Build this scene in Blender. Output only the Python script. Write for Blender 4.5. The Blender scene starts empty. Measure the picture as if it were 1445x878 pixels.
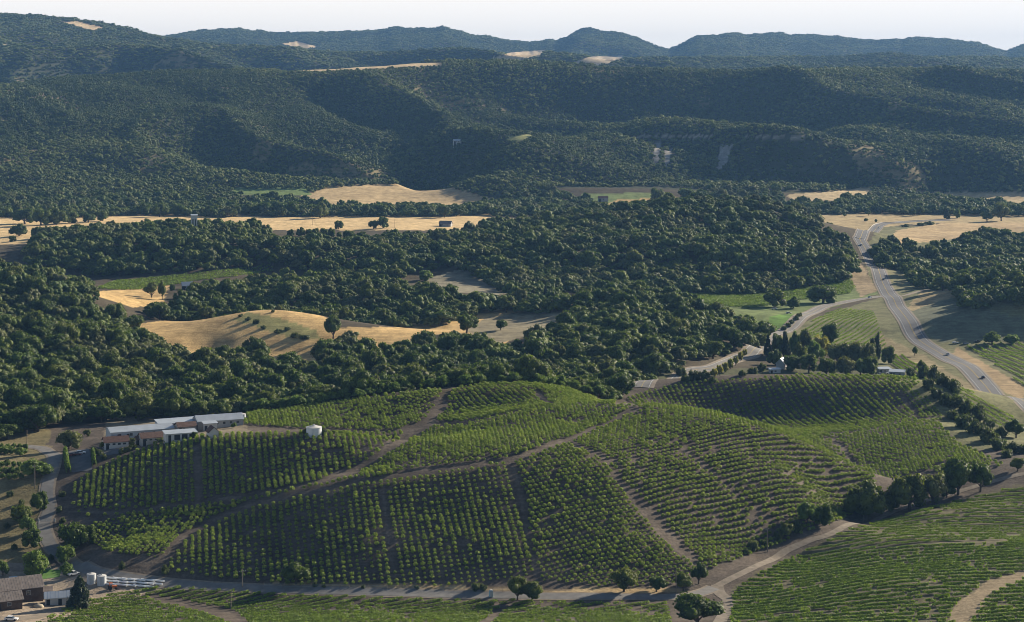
import bpy, math, random
import numpy as np
from mathutils import Vector, Matrix

# ------------------------------------------------------------------ camera, world, sun, exposure
IW, IH = 1445.0, 878.0
F, YH, H = 2696.0, 117.0, 180.0          # focal length (photo px), horizon row, eye height (m)
CX = IW / 2
SKY_BAND = 0.61
SUN_AZ, SUN_EL = 52.0, 21.0              # degrees from the view direction towards the right, above the horizon
scene = bpy.context.scene
cam_d = bpy.data.cameras.new("camera"); cam = bpy.data.objects.new("camera", cam_d)
scene.collection.objects.link(cam); scene.camera = cam
cam.location = (0, 0, H); cam.rotation_euler = (math.radians(90), 0, 0)
cam_d.sensor_width = 36.0; cam_d.lens = 36.0 * F / IW
cam_d.shift_y = -(IH / 2 - YH) / IW
cam_d.clip_start = 1.0; cam_d.clip_end = 40000.0

world = bpy.data.worlds.new("World"); scene.world = world; world.use_nodes = True
wn = world.node_tree.nodes; wl = world.node_tree.links; wn.clear()
sky = wn.new("ShaderNodeTexSky"); sky.sky_type = 'NISHITA'; sky.sun_disc = False
sky.sun_elevation = math.radians(SUN_EL); sky.sun_rotation = math.radians(SUN_AZ)
sky.altitude = 200; sky.air_density = 1.0; sky.dust_density = 1.5; sky.ozone_density = 1.5
bg = wn.new("ShaderNodeBackground"); bg.inputs[1].default_value = 0.05
# a band of bright white haze low in the sky, all round the horizon
tcw = wn.new("ShaderNodeTexCoord"); sepw = wn.new("ShaderNodeSeparateXYZ"); wl.new(tcw.outputs["Generated"], sepw.inputs[0])
band = wn.new("ShaderNodeMapRange"); band.interpolation_type = 'SMOOTHSTEP'
for i_, v_ in enumerate((0.065, 0.115, 1.0, 0.0)): band.inputs[i_ + 1].default_value = v_
wl.new(sepw.outputs[2], band.inputs[0])
bg2 = wn.new("ShaderNodeBackground"); bg2.inputs[0].default_value = (1.0, 0.945, 0.88, 1); bg2.inputs[1].default_value = SKY_BAND
mxw = wn.new("ShaderNodeMixShader"); wl.new(band.outputs[0], mxw.inputs[0])
wo = wn.new("ShaderNodeOutputWorld")
wl.new(sky.outputs[0], bg.inputs[0]); wl.new(bg.outputs[0], mxw.inputs[1]); wl.new(bg2.outputs[0], mxw.inputs[2]); wl.new(mxw.outputs[0], wo.inputs[0])

sa, se = math.radians(SUN_AZ), math.radians(SUN_EL)
SUN = Vector((math.sin(sa) * math.cos(se), math.cos(sa) * math.cos(se), math.sin(se)))
sun_d = bpy.data.lights.new("sun", 'SUN'); sun_d.energy = 5.0; sun_d.angle = math.radians(0.5); sun_d.color = (1.0, 0.87, 0.68)
sun = bpy.data.objects.new("sun", sun_d); scene.collection.objects.link(sun)
sun.rotation_euler = SUN.to_track_quat('Z', 'Y').to_euler(); sun.location = (900, 900, 900)

scene.view_settings.view_transform = 'Standard'; scene.view_settings.look = 'None'
scene.view_settings.gamma = 1.0; scene.view_settings.use_curve_mapping = False
scene.view_settings.exposure = 1.08
scene.render.engine = 'CYCLES'
cy = scene.cycles
cy.max_bounces = 5; cy.diffuse_bounces = 2; cy.glossy_bounces = 2; cy.transmission_bounces = 3; cy.volume_bounces = 0; cy.transparent_max_bounces = 8
cy.use_denoising = True; cy.denoising_prefilter = 'ACCURATE'
HAZE_DENSITY = 4.4e-5
HAZE_COLOR = (0.132, 0.280, 0.55)
cy.filter_width = 0.9

rs = np.random.RandomState(7); rnd = random.Random(7)
COL = scene.collection

# ------------------------------------------------------------------ small helpers
def tag(o, label=None, cat=None, group=None, kind=None):
    if label: o["label"] = label
    if cat: o["category"] = cat
    if group: o["group"] = group
    if kind: o["kind"] = kind
    return o

def mesh_np(name, V, faces_by_n, mats, smooth=False):
    """faces_by_n: list of (array (nf,k), material index)"""
    me = bpy.data.meshes.new(name)
    V = np.asarray(V, dtype=np.float32)
    loops = []; starts = []; totals = []; mi = []; s = 0
    for Fa, m in faces_by_n:
        Fa = np.asarray(Fa, dtype=np.int32)
        if len(Fa) == 0: continue
        k = Fa.shape[1]
        loops.append(Fa.ravel()); starts.append(s + np.arange(len(Fa)) * k); totals.append(np.full(len(Fa), k)); mi.append(np.full(len(Fa), m))
        s += Fa.size
    me.vertices.add(len(V)); me.vertices.foreach_set("co", V.ravel())
    me.loops.add(s); me.loops.foreach_set("vertex_index", np.concatenate(loops))
    st = np.concatenate(starts); me.polygons.add(len(st))
    me.polygons.foreach_set("loop_start", st); me.polygons.foreach_set("loop_total", np.concatenate(totals))
    me.polygons.foreach_set("material_index", np.concatenate(mi))
    me.polygons.foreach_set("use_smooth", np.full(len(st), bool(smooth)))
    me.update(calc_edges=True)
    for m in (mats if isinstance(mats, (list, tuple)) else [mats]): me.materials.append(m)
    return me

def link(name, me, parent=None):
    o = bpy.data.objects.new(name, me); COL.objects.link(o)
    if parent is not None: o.parent = parent
    return o

def hash01(ix, iy, seed):
    n = (ix.astype(np.int64) * 374761393 + iy.astype(np.int64) * 668265263 + seed * 974711) & 0x7fffffff
    n = ((n ^ (n >> 13)) * 1274126177) & 0x7fffffff
    n = (n ^ (n >> 16)) & 0xffff
    return n / 65535.0

def vnoise(x, y, seed=0):
    ix = np.floor(x).astype(np.int64); iy = np.floor(y).astype(np.int64)
    fx = x - ix; fy = y - iy
    fx = fx * fx * fx * (fx * (fx * 6 - 15) + 10); fy = fy * fy * fy * (fy * (fy * 6 - 15) + 10)
    a = hash01(ix, iy, seed); b = hash01(ix + 1, iy, seed); c = hash01(ix, iy + 1, seed); d = hash01(ix + 1, iy + 1, seed)
    return (a * (1 - fx) + b * fx) * (1 - fy) + (c * (1 - fx) + d * fx) * fy

def fbm(x, y, seed=0, octv=3):
    s = 0; a = 1; t = 0
    for i in range(octv):
        s = s + a * vnoise(x * 2 ** i, y * 2 ** i, seed + i * 17); t += a; a *= .5
    return s / t * 2 - 1

def inpoly(px, py, poly):
    px = np.asarray(px, float); py = np.asarray(py, float)
    r = np.zeros(px.shape, bool); n = len(poly)
    for i in range(n):
        x1, y1 = poly[i]; x2, y2 = poly[(i + 1) % n]
        if y1 == y2: continue
        c = ((y1 > py) != (y2 > py)) & (px < (x2 - x1) * (py - y1) / (y2 - y1) + x1)
        r ^= c
    return r

# ------------------------------------------------------------------ terrain: surveyed points (bearing column, row, distance) -> heights
PTS = []                                     # (px, d, z)
def D(*t):
    for px, py, d in t: PTS.append((px, d, H - (py - YH) / F * d))
def Fz(*t):
    for px, py, z in t: PTS.append((px, (H - z) * F / (py - YH), z))
def Z(*t):
    for px, d, z in t: PTS.append((px, d, z))
# bottom strip and the near slope on the right
D((100, 878, 634), (500, 878, 624), (900, 878, 625), (-150, 878, 634))
Z((0, 480, 3), (400, 480, 6), (800, 480, 9), (1200, 480, 20), (1600, 480, 30))
D((1445, 878, 590), (1200, 878, 608), (1060, 860, 650), (1250, 820, 655), (1445, 810, 655), (1445, 756, 732), (1445, 775, 695), (1250, 762, 725), (1445, 725, 770), (1445, 690, 812), (1300, 722, 778), (1600, 690, 800), (1600, 770, 690))
# farm yard and lower road
Fz((-150, 850, 0), (0, 850, 0), (-150, 790, 1), (0, 790, 1), (110, 803, 0), (230, 822, 0), (400, 833, 0), (650, 839, 0), (940, 843, 0), (1010, 830, 0), (1100, 787, 0), (1200, 737, 1), (1300, 702, 5), (1400, 677, 9), (1560, 645, 10))
D((70, 760, 735), (60, 700, 770), (-150, 700, 770), (0, 640, 835), (65, 640, 835), (-150, 640, 835))
# vineyard hill, left half
D((130, 786, 706), (170, 720, 752), (250, 712, 748), (300, 735, 732), (340, 704, 744), (430, 690, 736), (520, 674, 737), (600, 660, 743), (680, 655, 746), (740, 646, 752), (800, 620, 778), (870, 591, 815))
D((150, 655, 794), (220, 628, 808), (330, 613, 800), (440, 608, 790), (120, 640, 810), (200, 613, 845), (300, 595, 865), (345, 588, 870))
D((500, 577, 866), (420, 584, 862), (620, 560, 875), (690, 552, 882), (760, 548, 885), (510, 664, 756), (560, 632, 812), (612, 594, 850), (640, 572, 872), (680, 612, 800), (500, 640, 768), (700, 585, 838), (760, 572, 855))
# vineyard hill, the dome
D((900, 572, 830), (950, 575, 830), (1000, 582, 826), (1050, 595, 820), (1100, 612, 813), (1150, 632, 819), (1200, 655, 832), (1225, 675, 841))
D((400, 770, 703), (550, 770, 698), (700, 770, 698), (830, 770, 701), (940, 770, 706), (600, 715, 722), (740, 700, 728), (870, 690, 738), (960, 700, 742), (1060, 700, 758), (1140, 690, 779), (1190, 705, 796), (900, 630, 776), (1000, 640, 780))
Z((760, 940, 28), (620, 935, 22), (850, 905, 30), (900, 900, 22), (1000, 895, 20), (1100, 870, 16), (1180, 868, 7), (500, 930, 20), (345, 940, 15))
# second dome on the right
D((890, 561, 985), (960, 548, 1000), (1050, 541, 1005), (1150, 537, 1005), (1250, 535, 1000), (1300, 544, 985), (1340, 600, 930), (1425, 660, 836), (1330, 652, 858), (1250, 610, 915), (1120, 591, 972), (1175, 601, 950), (1260, 670, 850), (1060, 579, 988), (1000, 570, 992))
Z((1000, 1080, 3), (1150, 1080, 5), (1250, 1070, 5), (1000, 1130, 0), (1150, 1130, 0), (1250, 1120, 0))
# flat right valley with the highway
Fz((1000, 533, 0), (1100, 520, 0), (1200, 525, 0), (1445, 572, 0), (1360, 515, 0), (1300, 470, 0), (1255, 415, 0), (1230, 370, 0), (1215, 340, 0), (1225, 325, 0), (1330, 311, 0), (1440, 618, 3), (1600, 620, 4), (1600, 560, 0),
   (1100, 470, 0), (1150, 437, 0), (1060, 495, 0), (1200, 460, 0), (1080, 440, 0), (1000, 418, 0), (1190, 400, 0), (1445, 500, 0), (1600, 490, 0), (1390, 478, 0), (1445, 476, 0))
D((1330, 402, 1690), (1315, 428, 1530), (1400, 428, 1400), (1355, 440, 1420), (1445, 420, 1400), (1445, 395, 1560), (1600, 400, 1560), (1380, 365, 1960), (1280, 365, 1960), (1445, 345, 2080))
Fz((1400, 327, 0), (1445, 322, 2), (1600, 322, 2), (1290, 335, 0))
# forest behind the hill, the left wooded hill
D((0, 580, 950), (150, 575, 955), (0, 480, 1150), (-150, 480, 1150), (0, 385, 1500), (-150, 385, 1480), (60, 395, 1480), (130, 418, 1440), (200, 495, 1250), (120, 480, 1180), (300, 530, 1110), (500, 530, 1110), (700, 530, 1110), (850, 550, 1060), (345, 560, 1030), (620, 555, 1030))
Z((0, 1640, 14), (130, 1600, 4), (-150, 1640, 14))
# straw hump and meadow
D((300, 493, 1290), (420, 505, 1260), (380, 437, 1345), (320, 444, 1345), (430, 441, 1350), (250, 459, 1340), (195, 466, 1345), (470, 462, 1385), (400, 455, 1318), (440, 474, 1292), (330, 482, 1292), (250, 480, 1298), (560, 470, 1380), (620, 455, 1425), (720, 450, 1450), (790, 436, 1510))
Z((380, 1440, 2), (250, 1440, 0), (470, 1480, 0))
# wooded mound right of it
D((850, 423, 1470), (950, 436, 1420), (1050, 485, 1275), (900, 505, 1190), (780, 480, 1270), (1000, 470, 1310))
Z((900, 1600, 0), (1000, 1560, 0), (1060, 1400, 0), (1060, 1250, 0))
# tree belt and the strips behind it
D((300, 431, 1500), (420, 425, 1500), (520, 425, 1505), (620, 436, 1485), (300, 418, 1560), (520, 405, 1620), (640, 423, 1550), (420, 408, 1600))
Fz((440, 458, 0), (560, 458, 0), (320, 456, 0), (200, 422, 0), (250, 397, 0), (360, 386, 0), (150, 405, 0), (640, 392, 0), (680, 408, 0), (560, 392, 0))
# wooded ridges in the valley
Fz((80, 385, 0), (60, 345, 0))
D((250, 324, 2055), (130, 336, 2020), (400, 350, 1950), (330, 330, 2010), (250, 347, 1850), (150, 354, 1860), (330, 351, 1850), (400, 362, 1835), (200, 382, 1790), (330, 380, 1795), (500, 348, 1960), (600, 345, 1970), (680, 340, 2000),
  (1000, 287, 2090), (1080, 295, 2080), (900, 295, 2090), (800, 311, 2080), (720, 324, 2080), (1150, 318, 2040), (1205, 376, 1860), (900, 359, 1790), (1100, 361, 1785), (1000, 351, 1800), (780, 371, 1795), (900, 385, 1752), (1000, 382, 1752), (1100, 388, 1740), (880, 402, 1700), (1000, 405, 1690), (1120, 395, 1730))
Z((1000, 2350, 8), (800, 2350, 3), (250, 2280, 2), (1150, 2280, 2), (550, 2250, 0))
# valley floor
Fz((-150, 320, 0), (0, 322, 0), (30, 310, 0), (150, 307, 0), (350, 311, 0), (550, 314, 0), (680, 312, 0), (450, 300, 0), (650, 300, 0), (870, 291, 0), (950, 290, 0), (1150, 300, 0), (1300, 298, 0), (1440, 292, 1), (1600, 295, 1), (850, 279, 1), (1200, 272, 2), (1440, 277, 3), (1330, 273, 2), (1600, 277, 4))
D((430, 272, 2940), (560, 264, 3080), (680, 284, 2900), (560, 288, 2830), (640, 270, 3050), (340, 270, 2970), (0, 287, 2850), (150, 287, 2850), (-150, 287, 2850))
Z((560, 3180, 10), (430, 3150, 12), (660, 3160, 14))
# wooded mountains
D((-150, 120, 4300), (0, 122, 4300), (120, 108, 4300), (290, 101, 4280), (450, 103, 4200), (560, 96, 4220), (620, 92, 4220), (700, 88, 4300), (800, 96, 4350), (860, 108, 4450), (-150, 200, 3500), (0, 205, 3480), (150, 190, 3550), (300, 205, 3480), (450, 195, 3520), (600, 200, 3500), (700, 175, 3600), (-150, 150, 3900), (0, 152, 3880), (150, 140, 3950), (300, 150, 3880), (450, 145, 3900), (600, 148, 3880), (750, 135, 3980), (0, 250, 3100), (200, 250, 3100), (400, 245, 3120), (560, 240, 3220), (650, 222, 3260))
Z((-150, 4800, 130), (0, 4800, 140), (300, 4800, 150), (600, 4800, 155), (800, 4900, 150), (1000, 4800, 150), (1200, 4800, 160), (1445, 4800, 160), (1600, 4800, 160))
D((740, 195, 3220), (790, 205, 3180), (720, 215, 3130), (700, 250, 3000), (790, 262, 2920), (830, 240, 3060), (850, 200, 3220), (930, 196, 3230), (1050, 196, 3220), (1130, 206, 3180), (900, 262, 2960), (1000, 264, 2960), (1130, 262, 2990), (950, 178, 3400), (870, 170, 3430), (1040, 172, 3440), (1000, 155, 3680), (860, 137, 3900), (940, 122, 4000), (1060, 113, 4000), (1130, 120, 3950), (1200, 108, 4010), (1290, 112, 4000), (1380, 108, 4030), (1445, 108, 4030), (1600, 108, 4030), (1180, 140, 3800), (1250, 160, 3640), (1200, 200, 3330), (1300, 205, 3300), (1400, 225, 3150), (1260, 240, 3090), (1445, 170, 3520), (1600, 170, 3520), (1360, 150, 3700), (1340, 180, 3450), (1445, 240, 3080), (1600, 240, 3080))
D((720, 82, 5400), (800, 88, 5300), (940, 98, 5500), (1000, 90, 5550), (1060, 82, 5600), (1150, 82, 5600), (1250, 78, 5600), (1350, 80, 5600), (1445, 86, 5500), (1600, 86, 5500))
Z((940, 6300, 200), (1100, 6300, 205), (1300, 6300, 210), (1600, 6300, 210), (720, 6200, 200))
D((-150, 18, 5900), (0, 23, 5900), (50, 27, 5900), (110, 30, 5950), (165, 41, 6000), (215, 54, 6000), (120, 65, 5300), (0, 70, 5200), (-150, 70, 5200), (230, 88, 5000), (300, 66, 5800), (380, 72, 5700), (450, 80, 5400), (540, 76, 5500), (640, 76, 5500))
Z((0, 6700, 330), (150, 6800, 280), (300, 6600, 230), (500, 6500, 210), (-150, 6700, 330))
D((232, 76, 8500), (265, 68, 8500), (340, 62, 8500), (395, 69, 8500), (450, 68, 8500), (500, 64, 8500), (560, 60, 8500), (625, 58, 8500), (665, 70, 8500), (700, 77, 8500), (742, 82, 8500), (775, 80, 8500), (800, 74, 8500), (830, 58, 8500), (852, 64, 8500), (878, 66, 8500), (910, 82, 8500), (945, 95, 8500), (980, 79, 8500), (1040, 66, 8500), (1100, 65, 8500), (1150, 68, 8500), (1215, 79, 8500), (1250, 75, 8500), (1300, 68, 8500), (1330, 77, 8500), (1380, 80, 8500), (1410, 92, 8500), (1425, 99, 8500))
D((232, 54, 8000), (265, 46, 8000), (340, 40, 8000), (395, 47, 8000), (450, 46, 8000), (500, 42, 8000), (560, 38, 8000), (625, 36, 8000), (665, 48, 8000), (700, 55, 8000), (742, 60, 8000), (775, 58, 8000), (800, 52, 8000), (830, 36, 8000), (852, 42, 8000), (878, 44, 8000), (910, 60, 8000), (945, 73, 8000), (980, 57, 8000), (1040, 44, 8000), (1100, 43, 8000), (1150, 46, 8000), (1215, 57, 8000), (1250, 53, 8000), (1300, 46, 8000), (1330, 55, 8000), (1380, 58, 8000), (1410, 70, 8000), (1425, 77, 8000), (1450, 62, 8000), (1600, 45, 8000), (600, 62, 7200), (300, 58, 7200), (830, 66, 6900), (1000, 66, 7200), (1150, 66, 7200), (1300, 66, 7200))
Z(*[(p, 9000, 230) for p in (-150, 100, 300, 500, 700, 900, 1100, 1300, 1500, 1650)])

PTS = np.array(PTS, float)
fd = np.where(PTS[:, 1] > 4600, 4600 + (PTS[:, 1] - 4600) * 2.0, PTS[:, 1])     # the ranges behind the first mountain are far off
PTS[:, 2] = H + (PTS[:, 2] - H) * fd / PTS[:, 1]; PTS[:, 1] = fd
US = 0.62                                     # features run across the view more than along it
def uw(px, d): return np.stack([(np.asarray(px, float) - CX) / F * US, np.log(np.asarray(d, float))], -1)
def kern(r2): return 0.5 * r2 * np.log(r2 + 1e-12)
A = uw(PTS[:, 0], PTS[:, 1]); n = len(A)
K = kern(((A[:, None] - A[None]) ** 2).sum(-1)) + np.eye(n) * 2e-6
Pm = np.concatenate([np.ones((n, 1)), A], 1)
M = np.zeros((n + 3, n + 3)); M[:n, :n] = K; M[:n, n:] = Pm; M[n:, :n] = Pm.T
sol = np.linalg.solve(M, np.concatenate([PTS[:, 2] / PTS[:, 1], np.zeros(3)]))
PX0, PX1, W0, W1 = -240.0, 1685.0, math.log(440.0), math.log(14200.0)
NU, NW = 770, 1060
cpx = np.linspace(PX0, PX1, 200); cw = np.linspace(W0, W1, 370)
G = np.zeros((len(cpx), len(cw)))
for i, p in enumerate(cpx):
    B = uw(np.full(len(cw), p), np.exp(cw))
    Kb = kern(((B[:, None] - A[None]) ** 2).sum(-1))
    G[i] = Kb @ sol[:n] + sol[n] + B @ sol[n + 1:]
gpx = np.linspace(PX0, PX1, NU); gw = np.linspace(W0, W1, NW)
def resample(G, ax0, ax1, n0, n1):
    T = np.stack([np.interp(n1, ax1, row) for row in G])
    return np.stack([np.interp(n0, ax0, T[:, j]) for j in range(T.shape[1])], 1)
T = resample(G, cpx, cw, gpx, gw)
gd = np.exp(gw)[None, :]; gx = (gpx[:, None] - CX) / F * gd; gy = np.broadcast_to(gd, gx.shape)
ZG = T * gd
def sstep(a, b, x):
    t = np.clip((x - a) / (b - a), 0, 1); return t * t * (3 - 2 * t)
far = sstep(3050, 3600, gd)
def gully(a, b, c, e, amp, wl_, seed, up=.42):       # spurs and gullies on the mountain sides, fading out at the foot and the crest
    wx = gx + .45 * gy + 120 * fbm(gx / 500, gy / 500, seed + 3, 2)
    rg = np.abs(fbm(wx / wl_, gy / (wl_ * 3.2), seed, 3)) * 2
    return sstep(a, b, gd) * (1 - sstep(c, e, gd)) * (up - rg) * amp
ZG = ZG + gully(2960, 3300, 3900, 4250, 66, 420, 11, .36) + gully(4700, 5300, 6000, 7000, 120, 620, 12, .2) + gully(8200, 9300, 9600, 10300, 170, 1000, 13, .12)
ZG = ZG + far * fbm(gx / 150, gy / 260, 5, 2) * 8
ZG = ZG + sstep(9800, 10600, gd) * fbm(gx / 240, gy / 1200, 8, 3) * 13
SKYL = np.array([(-240, 40), (150, 48), (232, 50), (250, 43), (300, 40), (340, 39), (370, 42), (395, 45), (430, 43), (460, 44), (500, 41), (535, 40), (560, 37), (595, 38), (625, 36), (650, 42), (668, 47), (700, 52), (742, 57), (760, 57), (775, 53), (788, 55), (797, 52), (812, 42), (830, 37), (850, 42), (878, 43), (893, 50), (910, 57), (930, 64), (945, 68), (955, 64), (970, 57), (985, 51), (1010, 47), (1040, 45), (1070, 46), (1098, 43), (1115, 46), (1160, 47), (1190, 50), (1215, 55), (1245, 53), (1270, 52), (1285, 48), (1300, 47), (1318, 51), (1335, 54), (1370, 57), (1395, 62), (1412, 68), (1422, 71), (1432, 66), (1450, 60), (1685, 45)], float)
crest_row = np.interp(gpx, SKYL[:, 0], SKYL[:, 1])[:, None] + 3.0 + 2.2 * fbm(gpx[:, None] / 13, gpx[:, None] * 0 + 5, 88, 2)
crest_d = 11400 + 500 * fbm(gpx[:, None] / 160, gpx[:, None] * 0 + 9, 89, 2)
row_ok = crest_row + np.abs((gd - crest_d) / 1500) ** 1.4 * 24
zcap = H - (row_ok - YH) / F * gd
ZG = np.where(gd > 8300, np.minimum(ZG, np.maximum(zcap, 60)), ZG)
mid = sstep(950, 1150, gd) * (1 - sstep(2300, 2600, gd))
ZG = ZG + mid * fbm(gx / 70, gy / 70, 23, 2) * 1.4
near = 1 - sstep(1000, 1150, gd)
ZG = ZG + near * fbm(gx / 26, gy / 26, 31, 2) * .35
def _lerp(Gr, px, w):
    a = np.clip((np.asarray(px, float) - PX0) / (PX1 - PX0) * (NU - 1), 0, NU - 1.001); b = np.clip((np.asarray(w, float) - W0) / (W1 - W0) * (NW - 1), 0, NW - 1.001)
    i = a.astype(int); j = b.astype(int); fa = a - i; fb = b - j
    return (Gr[i, j] * (1 - fa) + Gr[i + 1, j] * fa) * (1 - fb) + (Gr[i, j + 1] * (1 - fa) + Gr[i + 1, j + 1] * fa) * fb
def hz(x, y):
    y = np.maximum(np.asarray(y, float), 1.0)
    return _lerp(ZG, CX + F * np.asarray(x, float) / y, np.log(y))
def proj(x, y, z):
    return CX + F * x / y, YH + F * (H - z) / y
GPY = YH + F * (H - ZG) / gd                    # row at which each ground cell is seen
RUN = np.minimum.accumulate(GPY, axis=1)        # lowest row reached by nearer ground: what lies below it is hidden
def at(px, py, dmin=None):
    """the ground point seen at a photo position, beyond dmin"""
    a = np.clip((px - PX0) / (PX1 - PX0) * (NU - 1), 0, NU - 1.001); i = int(a); f = a - i
    col = GPY[i] * (1 - f) + GPY[i + 1] * f
    j0 = 0 if dmin is None else int((math.log(dmin) - W0) / (W1 - W0) * (NW - 1))
    k = np.nonzero(col[j0:] <= py)[0]
    j = j0 + (k[0] if len(k) else len(col) - 1 - j0)
    if j > j0:
        t = (col[j - 1] - py) / max(col[j - 1] - col[j], 1e-9); w = gw[j - 1] + t * (gw[j] - gw[j - 1])
    else: w = gw[j]
    d = math.exp(w); x = (px - CX) / F * d
    return np.array([x, d, float(hz(x, d))])

# ------------------------------------------------------------------ materials
def mat(name): 
    m = bpy.data.materials.new(name); m.use_nodes = True
    nt = m.node_tree; b = nt.nodes["Principled BSDF"]; return m, nt, b
def plain(name, col, rough=.7, noise=.15, scale=1.0, metal=0.0, spec=.3):
    m, nt, b = mat(name)
    tc = nt.nodes.new("ShaderNodeNewGeometry"); nz = nt.nodes.new("ShaderNodeTexNoise"); nz.inputs["Scale"].default_value = scale; nz.inputs["Detail"].default_value = 4
    nt.links.new(tc.outputs["Position"], nz.inputs["Vector"])
    mr = nt.nodes.new("ShaderNodeMapRange"); mr.inputs[1].default_value = .25; mr.inputs[2].default_value = .75; mr.inputs[3].default_value = 1 - noise; mr.inputs[4].default_value = 1 + noise
    nt.links.new(nz.outputs[0], mr.inputs[0])
    mx = nt.nodes.new("ShaderNodeVectorMath"); mx.operation = 'SCALE'; mx.inputs[0].default_value = col
    nt.links.new(mr.outputs[0], mx.inputs["Scale"]); nt.links.new(mx.outputs[0], b.inputs["Base Color"])
    b.inputs["Roughness"].default_value = rough; b.inputs["Metallic"].default_value = metal; b.inputs["Specular IOR Level"].default_value = spec
    return m
def leaf_mat(name, cols, transl=.3, islands=.5, per_obj=1.0):
    """leaves: colour ramp per plant, brightness per leaf, some light passing through"""
    m, nt, b = mat(name); N = nt.nodes; L = nt.links
    oi = N.new("ShaderNodeObjectInfo"); rp = N.new("ShaderNodeValToRGB"); ge = N.new("ShaderNodeNewGeometry")
    rp.color_ramp.elements[0].color = (*cols[0], 1); rp.color_ramp.elements[-1].color = (*cols[-1], 1)
    for i, c in enumerate(cols[1:-1]):
        e = rp.color_ramp.elements.new((i + 1) / (len(cols) - 1)); e.color = (*c, 1)
    L.new(oi.outputs["Random"], rp.inputs[0])
    mr = N.new("ShaderNodeMapRange"); mr.inputs[3].default_value = 1 - islands; mr.inputs[4].default_value = 1 + islands
    L.new(ge.outputs["Random Per Island"], mr.inputs[0])
    sc = N.new("ShaderNodeVectorMath"); sc.operation = 'SCALE'; L.new(rp.outputs[0], sc.inputs[0]); L.new(mr.outputs[0], sc.inputs["Scale"])
    L.new(sc.outputs[0], b.inputs["Base Color"]); b.inputs["Roughness"].default_value = .65; b.inputs["Specular IOR Level"].default_value = .25
    tr = N.new("ShaderNodeBsdfTranslucent"); ad = N.new("ShaderNodeVectorMath"); ad.operation = 'MULTIPLY'; ad.inputs[1].default_value = (1.55, 1.65, .6)
    L.new(sc.outputs[0], ad.inputs[0]); L.new(ad.outputs[0], tr.inputs[0])
    mi = N.new("ShaderNodeMixShader"); mi.inputs[0].default_value = transl
    L.new(b.outputs[0], mi.inputs[1]); L.new(tr.outputs[0], mi.inputs[2])
    L.new(mi.outputs[0], N["Material Output"].inputs[0])
    return m

OAKM = leaf_mat("oak_leaves", [(.044, .070, .012), (.060, .092, .016), (.070, .100, .019), (.098, .116, .026), (.052, .084, .017)])
FARM_ = leaf_mat("wood_leaves", [(.044, .072, .013), (.070, .105, .018), (.108, .138, .026), (.076, .100, .022), (.052, .088, .017), (.095, .112, .024)], .3, .3)
OLIVEW = leaf_mat("grey_wood_leaves", [(.075, .088, .036), (.095, .110, .040), (.115, .125, .050), (.085, .110, .034)], .3, .3)
MTD = leaf_mat("dark_mountain_leaves", [(.052, .080, .024), (.068, .098, .028), (.088, .112, .036)], .3, .25)
MTM = leaf_mat("mountain_leaves", [(.085, .120, .032), (.115, .150, .040), (.150, .168, .052), (.125, .155, .046)], .3, .25)
VINEM = leaf_mat("vine_leaves", [(.150, .205, .040), (.180, .235, .050), (.215, .260, .066)], .36, .45)
ROWM = leaf_mat("row_vine_leaves", [(.135, .195, .032), (.165, .230, .042)], .36, .5)
BARK = plain("bark", (.075, .058, .042), .9, .3, 3)

# ------------------------------------------------------------------ ground cover
def along(poly_pts, step, dmin=None):
    """photo polyline -> world polyline on the ground, resampled"""
    P = np.array([at(p[0], p[1], dmin if len(p) < 3 else p[2])[:2] for p in poly_pts])
    return smooth_line(P, step)
def smooth_line(P, step):
    # Catmull-Rom
    Q = np.vstack([2 * P[0] - P[1], P, 2 * P[-1] - P[-2]]); out = []
    for i in range(1, len(Q) - 2):
        L = np.linalg.norm(Q[i + 1] - Q[i]); k = max(2, int(L / step))
        t = np.linspace(0, 1, k, endpoint=False)[:, None]
        a, b, c, d = Q[i - 1], Q[i], Q[i + 1], Q[i + 2]
        out.append(.5 * ((2 * b) + (c - a) * t + (2 * a - 5 * b + 4 * c - d) * t ** 2 + (3 * b - a - 3 * c + d) * t ** 3))
    return np.vstack(out + [P[-1:]])
def dist_line(x, y, P):
    """distance from points to a polyline"""
    x = np.asarray(x, float); y = np.asarray(y, float); best = np.full(x.shape, 1e9)
    for a, b in zip(P[:-1], P[1:]):
        v = b - a; l2 = max((v ** 2).sum(), 1e-9)
        t = np.clip(((x - a[0]) * v[0] + (y - a[1]) * v[1]) / l2, 0, 1)
        best = np.minimum(best, np.hypot(x - a[0] - t * v[0], y - a[1] - t * v[1]))
    return best

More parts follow.
